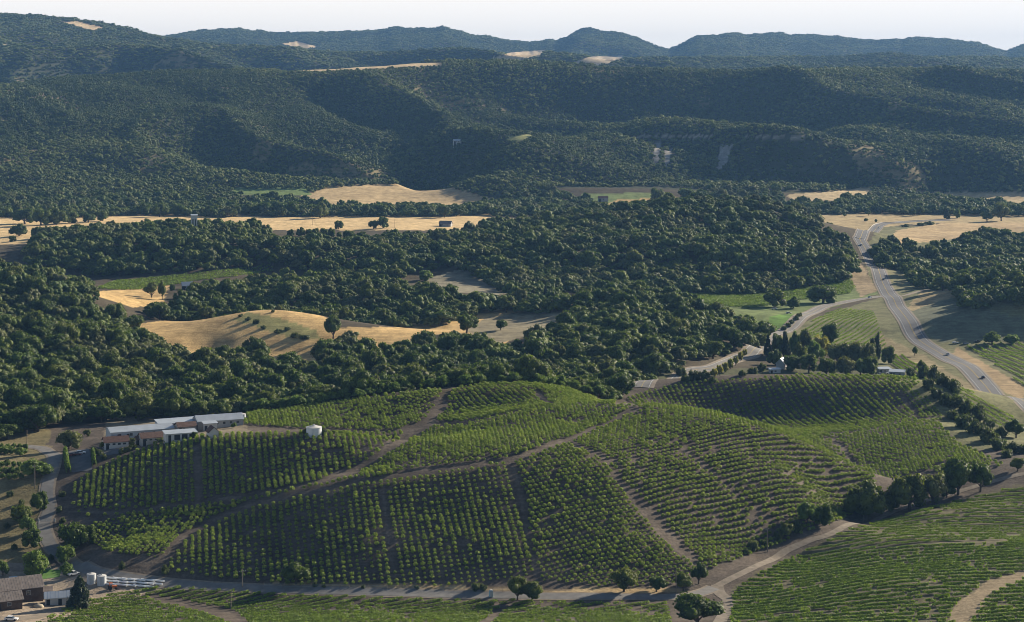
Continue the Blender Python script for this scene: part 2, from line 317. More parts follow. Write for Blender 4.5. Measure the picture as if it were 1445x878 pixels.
SOIL = (.100, .082, .066); STRAW = (.50, .345, .155); PALE = (.58, .425, .22); LITTER = (.075, .062, .04); WEED = (.12, .135, .055); LAWN = (.10, .19, .035); DIRT = (.30, .245, .185); DRYG = (.30, .24, .13); FLOOR = (.05, .055, .03)
COVER = [  # polygon on the photo (ground as seen), nearest and farthest distance, colour
    ([(-300, 560), (1750, 560), (1750, 1200), (-300, 1200)], 0, 905, SOIL),
    ([(880, 530), (1440, 530), (1440, 700), (880, 700)], 860, 1090, SOIL),
    ([(1020, 900), (1030, 836), (1062, 812), (1130, 780), (1200, 746), (1300, 716), (1445, 682), (1800, 640), (1800, 1000)], 0, 900, (.11, .098, .058)),
    ([(1335, 890), (1350, 850), (1400, 818), (1445, 806), (1600, 795), (1600, 812), (1445, 818), (1400, 838), (1368, 890)], 0, 800, (.24, .19, .12)),
    ([(380, 822), (560, 826), (760, 830), (960, 830), (960, 838), (740, 836), (400, 829)], 0, 760, (.36, .27, .15)),
    ([(-300, 600), (70, 600), (66, 800), (-300, 800)], 600, 900, (.17, .145, .075)),
    ([(-300, 790), (105, 800), (240, 830), (120, 860), (0, 900), (-300, 900)], 0, 760, DIRT),
    ([(140, 640), (150, 590), (350, 578), (350, 612), (220, 628)], 800, 960, (.20, .17, .12)),
    ([(880, 520), (1300, 520), (1280, 545), (890, 560)], 1035, 1300, (.085, .088, .045)),  # dark green weedy strip, with the shadow of the trees put into its colour
    # right valley
    ([(1060, 500), (1130, 455), (1240, 420), (1215, 360), (1240, 320), (1750, 320), (1750, 700), (1380, 660), (1290, 560), (1200, 500)], 880, 2500, (.15, .15, .075)),
    ([(1060, 500), (1100, 455), (1240, 415), (1215, 380), (960, 400), (960, 440), (1060, 470)], 1200, 2000, (.13, .17, .06)),
    ([(1078, 478), (1085, 447), (1115, 442), (1128, 450), (1100, 470)], 1200, 1600, LAWN),
    ([(1240, 470), (1300, 500), (1445, 590), (1445, 610), (1380, 580), (1300, 530), (1240, 490)], 1000, 1500, (.24, .20, .11)),
    ([(1350, 490), (1445, 545), (1445, 570), (1340, 500)], 1000, 1400, (.31, .23, .13)),
    ([(1190, 385), (1215, 372), (1240, 410), (1215, 420)], 1500, 2000, (.29, .225, .135)),
    ([(1280, 435), (1300, 412), (1340, 408), (1355, 415), (1320, 440), (1300, 452)], 1400, 1800, (.33, .26, .14)),
    ([(1285, 440), (1340, 420), (1445, 450), (1445, 480), (1320, 482)], 1200, 1800, (.13, .14, .09)),
    ([(1250, 420), (1235, 370), (1290, 360), (1300, 400)], 1500, 2100, (.20, .19, .10)),
    ([(1250, 345), (1265, 325), (1330, 315), (1500, 308), (1750, 306), (1750, 332), (1400, 328), (1350, 338), (1300, 342)], 2000, 2700, (.42, .31, .17)),
    ([(1130, 330), (1130, 292), (1750, 285), (1750, 312), (1330, 315), (1270, 318), (1220, 325), (1190, 345)], 2100, 3000, (.36, .28, .15)),
    ([(1110, 275), (1230, 262), (1230, 280), (1120, 285)], 2700, 3400, (.42, .33, .19)),
    ([(1310, 270), (1440, 270), (1750, 275), (1750, 295), (1440, 292), (1330, 276)], 2650, 3300, (.44, .34, .19)),
    # straw hump and meadows
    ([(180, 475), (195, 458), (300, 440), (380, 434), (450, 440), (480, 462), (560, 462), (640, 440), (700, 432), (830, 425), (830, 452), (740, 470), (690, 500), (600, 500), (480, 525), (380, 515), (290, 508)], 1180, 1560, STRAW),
    ([(655, 465), (690, 447), (830, 428), (830, 455), (740, 475), (690, 490)], 1200, 1560, (.23, .20, .13)),  # meadow in shade: the shade is put into its colour as a greyer straw
    ([(330, 450), (350, 440), (400, 450), (450, 468), (450, 480), (420, 478), (370, 465)], 1250, 1420, (.24, .225, .09)),
    ([(130, 412), (240, 402), (230, 425), (190, 435), (130, 425)], 1450, 1800, STRAW),
    ([(600, 395), (655, 378), (705, 395), (740, 412), (690, 418), (640, 412)], 1500, 1900, (.22, .20, .14)),
    # valley floor
    ([(-300, 345), (-300, 298), (240, 298), (340, 303), (700, 296), (730, 305), (700, 325), (500, 325), (300, 325), (100, 330), (40, 345)], 2150, 2760, PALE),
    ([(420, 274), (470, 262), (560, 258), (640, 264), (700, 282), (640, 294), (470, 296)], 2760, 3120, (.44, .33, .18)),
    ([(325, 275), (330, 264), (432, 264), (440, 276)], 2800, 3050, (.15, .21, .07)),
    ([(820, 286), (820, 274), (920, 272), (920, 282), (860, 290)], 2700, 3200, (.17, .22, .08)),
    ([(840, 295), (870, 282), (990, 278), (990, 292)], 2500, 2900, STRAW),
    # far straw patches
    ([(380, 101), (450, 93), (600, 87), (625, 87), (625, 92), (450, 101)], 4000, 4700, (.55, .42, .24)),
    ([(690, 84), (720, 74), (770, 70), (770, 78), (720, 88)], 5000, 13000, (.55, .42, .25)),
    ([(800, 92), (830, 80), (880, 78), (880, 84), (840, 94)], 4900, 13000, (.45, .36, .24)),
    ([(395, 62), (420, 58), (450, 66), (430, 70)], 5200, 13000, (.6, .46, .27)),
    ([(85, 31), (110, 30), (150, 40), (130, 43)], 5000, 13000, (.55, .42, .25)),
]
def cover_rgb(x, y, z):
    px, py = proj(x, y, z); d = np.asarray(y, float)
    s = d / F
    jx = fbm(x / 9, y / 9, 41, 2) * 2.5 / s; jy = fbm(x / 9, y / 9, 57, 2) * .6 / s
    px = px + np.clip(jx, -6, 6); py = py + np.clip(jy, -2.2, 2.2)
    C = np.empty(x.shape + (3,)); C[:] = LITTER
    C[d > 2900] = FLOOR; C[(d > 2900) & (fbm(x / 120, y / 200, 71, 3) > .50)] = (.20, .165, .085)
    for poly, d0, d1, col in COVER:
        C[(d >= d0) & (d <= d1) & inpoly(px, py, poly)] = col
    return C
COVER += [([(924, 198), (934, 198), (930, 228), (921, 234)], 2950, 3500, (.30, .28, .25)), ([(938, 212), (950, 210), (944, 232), (936, 238)], 2950, 3500, (.28, .26, .23)), ([(1016, 206), (1034, 204), (1026, 232), (1010, 244)], 2950, 3500, (.30, .28, .25)), ([(893, 194.5), (893, 190), (1005, 190), (1005, 194.5)], 3100, 3500, (.30, .26, .2)), ([(1050, 195), (1050, 190.5), (1135, 190.5), (1135, 194.5)], 3100, 3500, (.28, .24, .18)), ([(712, 200), (722, 190), (760, 186), (740, 198)], 3000, 3500, (.32, .32, .13))]
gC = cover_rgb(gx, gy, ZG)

# dirt tracks through the vineyard (photo polylines, half width m)
TRACKS = [
    ([(232, 788), (262, 757), (300, 736), (360, 711), (430, 694), (520, 677), (600, 664), (720, 649), (800, 621), (872, 592), (905, 577)], .8),
    ([(92, 718), (170, 724), (260, 712), (330, 702), (400, 690), (450, 680), (500, 664), (540, 640), (575, 618), (605, 598), (632, 570)], .85),
    ([(722, 655), (735, 700), (748, 770), (757, 815)], .8),
    ([(845, 640), (880, 690), (920, 740), (965, 785), (990, 808)], .8),
    ([(540, 690), (553, 805)], .6),
    ([(275, 628), (281, 704)], 1.1),
    ([(952, 622), (985, 652), (1024, 685), (1080, 730)], .8),
    ([(1165, 618), (1190, 634), (1245, 672)], 1.3),
    ([(1272, 558), (1300, 592)], 1.0),
    ([(1330, 590), (1200, 612), (1160, 612)], .7),
    ([(440, 612), (575, 612), (612, 598)], 1.0),
    ([(345, 604), (440, 612)], 1.0),
    ([(760, 556), (780, 572)], 1.3),
]
TRACKW = [(along(p, 4.0), w) for p, w in TRACKS]
nearm = (gd[0] < 1100)
xs, ys = gx[:, nearm], gy[:, nearm]; Cn = gC[:, nearm]
tr = np.full(xs.shape, 0.0)
for P, w in TRACKW: tr = np.maximum(tr, 1 - sstep(w * .7, w * 1.3, dist_line(xs, ys, P) + fbm(xs / 3, ys / 3, 3, 2) * .5))
Cn = Cn * (1 - tr[..., None]) + np.array((.122, .100, .080)) * tr[..., None]
gC[:, nearm] = Cn

def ground_mesh():
    V = np.stack([gx, gy, ZG], -1).reshape(-1, 3)
    i = np.arange(NU - 1)[:, None] * NW + np.arange(NW - 1)[None]
    Fq = np.stack([i, i + NW, i + NW + 1, i + 1], -1).reshape(-1, 4)
    m, nt, b = mat("ground"); N = nt.nodes; L = nt.links
    at_ = N.new("ShaderNodeAttribute"); at_.attribute_name = "cover"
    ge = N.new("ShaderNodeNewGeometry")
    def noise(scale, detail=4, sy=1.0):
        mp = N.new("ShaderNodeMapping"); mp.inputs["Scale"].default_value = (1, sy, 1); L.new(ge.outputs["Position"], mp.inputs[0])
        z = N.new("ShaderNodeTexNoise"); z.inputs["Scale"].default_value = scale; z.inputs["Detail"].default_value = detail; z.inputs["Roughness"].default_value = .65
        L.new(mp.outputs[0], z.inputs["Vector"]); return z
    n1, n2, n3 = noise(.9, 5), noise(.11, 5, .6), noise(.02, 3, .5)
    def rng(nz, a, c):
        r = N.new("ShaderNodeMapRange"); r.inputs[1].default_value = .3; r.inputs[2].default_value = .7; r.inputs[3].default_value = a; r.inputs[4].default_value = c; L.new(nz.outputs[0], r.inputs[0]); return r
    r1, r2, r3 = rng(n1, .72, 1.28), rng(n2, .70, 1.28), rng(n3, .88, 1.12)
    m1 = N.new("ShaderNodeMath"); m1.operation = 'MULTIPLY'; L.new(r1.outputs[0], m1.inputs[0]); L.new(r2.outputs[0], m1.inputs[1])
    m2 = N.new("ShaderNodeMath"); m2.operation = 'MULTIPLY'; L.new(m1.outputs[0], m2.inputs[0]); L.new(r3.outputs[0], m2.inputs[1])
    mpw = N.new("ShaderNodeMapping"); mpw.inputs["Rotation"].default_value = (0, 0, .35); mpw.inputs["Scale"].default_value = (.02, .22, 1); L.new(ge.outputs["Position"], mpw.inputs[0])
    nw = N.new("ShaderNodeTexNoise"); nw.inputs["Scale"].default_value = 1.0; nw.inputs["Detail"].default_value = 5; nw.inputs["Distortion"].default_value = .8; L.new(mpw.outputs[0], nw.inputs["Vector"])
    r4 = rng(nw, .78, 1.2); m3 = N.new("ShaderNodeMath"); m3.operation = 'MULTIPLY'; L.new(m2.outputs[0], m3.inputs[0]); L.new(r4.outputs[0], m3.inputs[1])
    sc = N.new("ShaderNodeVectorMath"); sc.operation = 'SCALE'; L.new(at_.outputs["Color"], sc.inputs[0]); L.new(m3.outputs[0], sc.inputs["Scale"])
    L.new(sc.outputs[0], b.inputs["Base Color"]); b.inputs["Roughness"].default_value = .95; b.inputs["Specular IOR Level"].default_value = .1
    bp = N.new("ShaderNodeBump"); bp.inputs["Strength"].default_value = .6; bp.inputs["Distance"].default_value = .5
    L.new(n1.outputs[0], bp.inputs["Height"]); L.new(bp.outputs[0], b.inputs["Normal"])
    me = mesh_np("ground", V, [(Fq, 0)], m, True)
    ca = me.color_attributes.new("cover", 'FLOAT_COLOR', 'POINT')
    ca.data.foreach_set("color", np.concatenate([gC.reshape(-1, 3), np.ones((NU * NW, 1))], 1).astype(np.float32).ravel())
    return tag(link("ground", me), kind="structure")
ground_mesh()

# ------------------------------------------------------------------ foliage building
def unit(v): return v / np.maximum(np.linalg.norm(v, axis=-1, keepdims=True), 1e-9)
def leaf_quads(P, Nn, size, rng, tilt=.7, aspect=.75):
    """a small four-cornered spray of leaves at every point, roughly facing Nn"""
    k = len(P); Nn = unit(Nn + rng.normal(0, tilt, (k, 3)))
    t = unit(np.cross(Nn, rng.normal(0, 1, (k, 3)))); b = np.cross(Nn, t)
    s = (size * rng.uniform(.6, 1.35, k))[:, None]
    c1, c2, c3, c4 = [P + s * (t * a + b * aspect * e) for a, e in ((-.5, -.45), (.55, -.3), (.4, .55), (-.45, .4))]
    V = np.stack([c1, c2, c3, c4], 1).reshape(-1, 3)
    return V, np.arange(4 * k).reshape(-1, 4)
def ico(sub):
    import bmesh
    bm = bmesh.new(); bmesh.ops.create_icosphere(bm, subdivisions=sub, radius=1.0)
    V = np.array([v.co[:] for v in bm.verts]); Fc = np.array([[v.index for v in f.verts] for f in bm.faces]); bm.free(); return V, Fc
ICO1, ICO2 = ico(1), ico(2)
class Acc:
    def __init__(s): s.V = []; s.q = []; s.t = []; s.n = 0
    def add(s, V, Fc):
        Fc = np.asarray(Fc) + s.n; (s.q if Fc.shape[1] == 4 else s.t).append(Fc); s.V.append(np.asarray(V)); s.n += len(V)
    def mesh(s, name, m, smooth=False):
        return mesh_np(name, np.vstack(s.V), [(np.vstack(x), 0) for x in (s.q, s.t) if x], m, smooth)
def crown_mesh(name, m, seed, R=5.5, Hc=6.0, base=1.8, lobes=24, leaves=70, leaf=.75, core=.80, shape="oak", icos=ICO1, ls=1.0):
    rng = np.random.RandomState(seed); a = Acc()
    for k in range(lobes):
        while True:
            p = rng.uniform(-1, 1, 3); r = np.linalg.norm(p)
            if .35 < r < 1: break
        if shape == "oak":
            p[2] = abs(p[2]) if rng.rand() < .72 else p[2] * .5
            c = np.array([p[0] * R * .74, p[1] * R * .74, base + Hc * .40 + p[2] * Hc * .46]); lr = R * rng.uniform(.24, .40) * ls
        elif shape == "tall":
            c = np.array([p[0] * R * .7, p[1] * R * .7, base + Hc * .5 + p[2] * Hc * .43]); lr = R * rng.uniform(.36, .55) * (1.05 - .45 * max(p[2], 0))
        elif shape == "cone":
            h = rng.rand() ** 1.25; w = (1 - h) * .8 + .06; ang = rng.uniform(0, 6.283)
            c = np.array([math.cos(ang) * R * w * .8, math.sin(ang) * R * w * .8, base + Hc * h * .95]); lr = R * (.12 + .26 * (1 - h))
        else:
            c = np.array([p[0] * R * .7, p[1] * R * .7, base + Hc * .35 + p[2] * Hc * .38]); lr = R * rng.uniform(.3, .5)
        sq = np.array([1, 1, rng.uniform(.68, .9)])
        if core:
            V = icos[0] * (1 + rng.uniform(-.2, .2, (len(icos[0]), 1))) * lr * core * sq + c
            a.add(V, icos[1])
        if leaves:
            n_ = unit(rng.normal(0, 1, (leaves, 3))); n_[:, 2] = np.where(n_[:, 2] < -.45, -n_[:, 2], n_[:, 2])
            P = c + n_ * lr * sq * rng.uniform(.72, 1.22, (leaves, 1))
            V, Fc = leaf_quads(P, n_, leaf, rng); a.add(V, Fc)
    return a.mesh(name, m, True)
def tube(a, p0, p1, r0, r1, n=7):
    p0 = np.array(p0, float); p1 = np.array(p1, float); d = unit(p1 - p0); u = unit(np.cross(d, [.3, .9, .2])); v = np.cross(d, u)
    t = np.linspace(0, 2 * math.pi, n, endpoint=False); ring = np.cos(t)[:, None] * u + np.sin(t)[:, None] * v
    a.add(np.vstack([p0 + ring * r0, p1 + ring * r1]), [[i, (i + 1) % n, n + (i + 1) % n, n + i] for i in range(n)])
    a.add(p1 + ring * r1, [[0, i, i + 1] for i in range(1, n - 1)])
def trunk_mesh(name, seed, R=5.5, Hc=6.0, base=1.8, thick=.42):
    rng = np.random.RandomState(seed); a = Acc()
    top = base + Hc * .32; bend = rng.uniform(-.4, .4, 2)
    tube(a, (0, 0, -.8), (bend[0], bend[1], base), thick * 1.25, thick * .85); tube(a, (bend[0], bend[1], base), (bend[0] * 1.5, bend[1] * 1.4, top), thick * .85, thick * .55)
    for k in range(5):
        an = k * 1.257 + rng.uniform(-.4, .4); l = R * rng.uniform(.4, .62)
        tube(a, (bend[0], bend[1], base * rng.uniform(.8, 1.05)), (bend[0] + math.cos(an) * l, bend[1] + math.sin(an) * l, base + Hc * rng.uniform(.3, .55)), thick * .5, thick * .14, 5)
    return a.mesh(name, BARK)

# ------------------------------------------------------------------ stuff made of many copies of a few meshes (geometry nodes)
def scatter(name, P, rot, scl, var, sources):
    src = bpy.data.collections.new(name + "_sources")
    for k, me in enumerate(sources):
        o = bpy.data.objects.new("%s_source_%02d" % (name, k), me); src.objects.link(o)
    me = bpy.data.meshes.new(name); me.vertices.add(len(P)); me.vertices.foreach_set("co", np.asarray(P, np.float32).ravel())
    for nm, ty, key, arr in (("rot", 'FLOAT', "value", rot), ("scl", 'FLOAT_VECTOR', "vector", scl), ("variant", 'INT', "value", var)):
        at_ = me.attributes.new(nm, ty, 'POINT'); at_.data.foreach_set(key, np.asarray(arr, np.int32 if ty == 'INT' else np.float32).ravel())
    o = link(name, me)
    ng = bpy.data.node_groups.new(name + "_nodes", 'GeometryNodeTree'); N = ng.nodes; L = ng.links
    ng.interface.new_socket("Geometry", in_out='INPUT', socket_type='NodeSocketGeometry'); ng.interface.new_socket("Geometry", in_out='OUTPUT', socket_type='NodeSocketGeometry')
    gi = N.new("NodeGroupInput"); go = N.new("NodeGroupOutput")
    ip = N.new("GeometryNodeInstanceOnPoints"); ci = N.new("GeometryNodeCollectionInfo"); ci.inputs["Collection"].default_value = src
    ci.inputs["Separate Children"].default_value = True; ci.inputs["Reset Children"].default_value = True
    def attr(nm, ty):
        a = N.new("GeometryNodeInputNamedAttribute"); a.data_type = ty; a.inputs["Name"].default_value = nm; return a.outputs[0]
    cb = N.new("ShaderNodeCombineXYZ"); L.new(attr("rot", 'FLOAT'), cb.inputs[2])
    er = N.new("FunctionNodeEulerToRotation"); L.new(cb.outputs[0], er.inputs[0])
    L.new(gi.outputs[0], ip.inputs["Points"]); L.new(ci.outputs[0], ip.inputs["Instance"]); ip.inputs["Pick Instance"].default_value = True
    L.new(attr("variant", 'INT'), ip.inputs["Instance Index"]); L.new(er.outputs[0], ip.inputs["Rotation"]); L.new(attr("scl", 'FLOAT_VECTOR'), ip.inputs["Scale"])
    L.new(ip.outputs[0], go.inputs[0])
    md = o.modifiers.new("scatter", 'NODES'); md.node_group = ng
    return o

# ------------------------------------------------------------------ woods
FRONT = np.array([(-300, 860), (0, 862), (60, 885), (100, 893), (150, 905), (345, 905), (420, 888), (500, 890), (620, 900), (760, 910), (850, 925), (890, 1010), (900, 1100), (950, 1170), (1000, 1215), (1060, 1260), (1075, 1300)])
WOODS = [  # outline of the crowns as seen, nearest and farthest distance
    ([(-300, 365), (0, 362), (70, 372), (130, 395), (140, 425), (185, 448), (230, 488), (290, 500), (360, 492), (392, 510), (450, 505), (462, 470), (500, 466), (535, 492), (600, 476), (645, 466), (690, 488), (728, 482), (765, 466), (806, 450), (815, 416), (850, 400), (905, 405), (985, 422), (1080, 462), (1078, 482), (1040, 506), (965, 535), (900, 562), (880, 700), (-300, 700)], 850, 1520),
    ([(190, 458), (225, 428), (262, 411), (310, 397), (400, 392), (480, 390), (560, 395), (640, 411), (690, 420), (715, 411), (790, 398), (805, 418), (790, 430), (735, 431), (700, 426), (620, 447), (520, 462), (440, 455), (350, 445), (250, 460), (190, 462)], 1400, 1760),
    ([(30, 352), (60, 330), (130, 318), (200, 306), (280, 300), (340, 312), (400, 330), (430, 335), (500, 333), (560, 330), (640, 324), (690, 316), (700, 302), (760, 295), (850, 285), (1000, 272), (1100, 285), (1160, 310), (1205, 345), (1212, 372), (1190, 388), (1100, 402), (1000, 412), (930, 412), (850, 410), (760, 412), (706, 402), (664, 378), (640, 367), (600, 372), (560, 386), (480, 384), (390, 366), (330, 370), (200, 378), (120, 380), (90, 370), (40, 366)], 1620, 2330),
    ([(1222, 342), (1260, 336), (1300, 345), (1335, 338), (1400, 326), (1445, 320), (1750, 318), (1750, 450), (1445, 440), (1400, 430), (1352, 420), (1345, 402), (1290, 394), (1275, 372), (1240, 368)], 1385, 2200),
    ([(-300, 300), (-300, 262), (300, 262), (340, 270), (330, 300), (200, 296), (110, 300)], 2550, 2950),
    ([(340, 296), (345, 276), (425, 276), (470, 290), (560, 286), (640, 290), (700, 282), (720, 268), (780, 262), (830, 278), (840, 296), (720, 306), (690, 296), (560, 300), (460, 304)], 2560, 2900),
    ([(980, 284), (990, 262), (1100, 266), (1105, 280), (1130, 290), (1100, 300)], 2350, 2900),
    ([(1170, 292), (1190, 276), (1300, 270), (1350, 276), (1440, 288), (1750, 292), (1750, 304), (1350, 296), (1210, 294)], 2560, 2900),
    ([(1080, 295), (1090, 275), (1150, 282), (1200, 290), (1190, 296)], 2500, 2800),
]
SCARS = [[(924, 198), (934, 198), (930, 228), (921, 234)], [(938, 212), (950, 210), (944, 232), (936, 238)], [(1016, 206), (1034, 204), (1026, 232), (1010, 244)], [(890, 195.5), (890, 191.5), (950, 191.5), (950, 195.5)], [(1060, 195), (1060, 191.5), (1100, 191.5), (1100, 195)]]
CLEAR = [(q, 2950, 3500) for q in SCARS] + [(poly, d0, d1) for poly, d0, d1, c in COVER if d0 >= 1100 and d1 > 2700 and d0 > 2640] + [
    ([(712, 200), (722, 190), (760, 186), (740, 198)], 3000, 3500)]
SHEDS = []
def wood_points(d0, d1, step, seed, hmid):
    """a jittered grid of stems over the strip between two distances"""
    rng = np.random.RandomState(seed)
    ys_ = np.arange(d0, d1, step * .88); X = []; Y = []
    for k, yy in enumerate(ys_):
        half = .335 * yy; xx = np.arange(-half, half, step) + (k % 2) * step * .5
        X.append(xx); Y.append(np.full(len(xx), yy))
    x = np.concatenate(X); y = np.concatenate(Y)
    x = x + rng.uniform(-.42, .42, len(x)) * step; y = y + rng.uniform(-.42, .42, len(y)) * step
    y = np.clip(y, d0, d1 - .01)
    z = hz(x, y); return x, y, z
def in_woods(x, y, z, hmid):
    px, py = proj(x, y, z + hmid); ok = np.zeros(x.shape, bool)
    for poly, a, b in WOODS: ok |= (y >= a) & (y <= b) & inpoly(px, py, poly)
    fr = np.interp(px, FRONT[:, 0], FRONT[:, 1]); ok &= (y > fr) | (px > 1075)
    return ok

PA = []
def zone(d0, d1, step, seed, hmid, dflt):
    x, y, z = wood_points(d0, d1, step, seed, hmid)
    if dflt:
        px, py = proj(x, y, z + 3); ok = np.ones(x.shape, bool)
        ok &= fbm(x / 120, y / 200, 71, 3) + np.random.RandomState(seed + 9).uniform(-.5, .25, len(x)) < .62
        for poly, a, b in CLEAR: ok &= ~((y >= a) & (y <= b) & inpoly(px, py, poly))
    else: ok = in_woods(x, y, z, hmid)
    return x[ok], y[ok], z[ok]
RT = np.random.RandomState(99)
xa, ya, za = zone(850, 1560, 7.6, 1, 7.5, False)
xb, yb, zb = zone(1560, 2920, 8.4, 2, 7.5, False)
xc, yc, zc = zone(2920, 4900, 8.4, 3, 6, True)
xd, yd, zd = zone(4900, 12400, 19.0, 4, 6, True)
x1 = np.concatenate([xa, xb]); y1 = np.concatenate([ya, yb]); z1 = np.concatenate([za, zb])
s1 = np.where(RT.rand(len(x1)) < .2, RT.uniform(1.15, 1.7, len(x1)), RT.uniform(.55, 1.15, len(x1))); sz1 = s1 * RT.uniform(.8, 1.35, len(x1)); sy1 = s1 * RT.uniform(.72, 1.3, len(x1)); r1 = RT.uniform(0, 6.283, len(x1))
# which stems show largest: paint discs from near to far
order = np.argsort(y1); idb = np.full((int(IH), int(IW)), -1, np.int32)
for k in order:
    X_, Y_ = x1[k], y1[k]; px, py = proj(X_, Y_, z1[k] + 5.2 * sz1[k]); rx = 5.5 * s1[k] * F / Y_; ry = 3.6 * sz1[k] * F / Y_
    i0, i1, j0, j1 = int(max(px - rx, 0)), int(min(px + rx + 1, IW)), int(max(py - ry, 0)), int(min(py + ry + 1, IH))
    if i1 <= i0 or j1 <= j0: continue
    hid = float(_lerp(RUN, px, math.log(Y_)))
    yy, xx = np.mgrid[j0:j1, i0:i1]
    mk = (((xx - px) / rx) ** 2 + ((yy - py) / ry) ** 2 < 1) & (yy < hid) & (idb[j0:j1, i0:i1] < 0)
    idb[j0:j1, i0:i1][mk] = k
cnt = np.bincount(idb[idb >= 0], minlength=len(x1))
NTREES = 175
top = np.argsort(-cnt)[:NTREES]
OAKS = [crown_mesh("oak_crown_%d" % k, OAKM, 100 + k, base=1.0, Hc=6.7, lobes=24, leaves=110, leaf=.46, core=.86, icos=ICO2) for k in range(6)]
OAKT = [trunk_mesh("oak_trunk_%d" % k, 100 + k, base=1.2) for k in range(6)]
WOODM = [crown_mesh("wood_crown_%d" % k, (FARM_, OLIVEW)[k > 4], 200 + k, base=.4, Hc=(7.4, 6.4, 8.6)[k % 3], lobes=(26, 18, 32)[k % 3], leaves=42, leaf=.5, core=.92, icos=ICO2, ls=(.80, .95, .74)[k % 3]) for k in range(8)]
FARC = [crown_mesh("far_crown_%d" % k, (MTM, MTD)[k > 2], 300 + k, base=-.5, Hc=8.0, lobes=8, leaves=14, leaf=.9, core=1.0) for k in range(6)]
def make_tree(name, crown_me, trunk_me):
    r = bpy.data.objects.new(name, None); r.empty_display_size = 1; COL.objects.link(r)
    link("trunk", trunk_me, r); link("crown", crown_me, r); return r
def place_tree(name, k, x, y, s, sz, rot, label, group=None, cat="tree", crowns=None, trunks=None, dz=0):
    crowns = crowns or OAKS; trunks = trunks or OAKT
    r = make_tree(name, crowns[k % len(crowns)], trunks[k % len(trunks)])
    r.location = (x, y, float(hz(x, y)) + dz); r.scale = (s, s, sz); r.rotation_euler = (0, 0, rot)
    return tag(r, label, cat, group)
for k in top:
    yy = y1[k]
    if yy < 1560: lab, gr = "dark green oak in the dense wood rising behind the vineyard hill", "oaks of the wood behind the vineyard hill"
    else: lab, gr = "dark oak on a wooded ridge in the middle of the valley", "oaks on the valley ridges"
    place_tree("oak_tree", int(k), x1[k], yy, s1[k], sz1[k], r1[k], lab, gr)
rest = np.ones(len(x1), bool); rest[top] = False
# stems outside the frame or standing behind what is in view still belong to the wood
P = np.stack([x1, y1, z1 - .3], 1)[rest]
wv = np.where(fbm(P[:, 0] / 60, P[:, 1] / 60, 61, 2) + RT.normal(0, .35, len(P)) > .42, RT.randint(5, 8, len(P)), RT.randint(0, 5, len(P)))
w1 = scatter("woodland", P, r1[rest], np.stack([s1, sy1, sz1], 1)[rest], wv, WOODM)
tag(w1, "dense dark green oak woodland covering the hills and hollows of the valley", "woodland", kind="stuff")
xm = np.concatenate([xc, xd]); ym = np.concatenate([yc, yd]); zm = np.concatenate([zc, zd]); k_ = np.where(ym > 4900, 1.9, .88)
sm = np.where(RT.rand(len(xm)) < .2, RT.uniform(1.1, 1.6, len(xm)), RT.uniform(.6, 1.1, len(xm))) * k_; szm = sm * RT.uniform(.8, 1.2, len(xm)) * np.where(ym > 4900, .62, 1)
w2 = scatter("mountain_forest", np.stack([xm, ym, zm - .4], 1), RT.uniform(0, 6.283, len(xm)), np.stack([sm, sm, szm], 1), np.where(fbm(xm / 230, ym / 330, 63, 3) + RT.normal(0, .22, len(xm)) > .0, RT.randint(0, 3, len(xm)), RT.randint(3, 6, len(xm))), FARC)
tag(w2, "continuous forest covering the mountains behind the valley", "forest", kind="stuff")

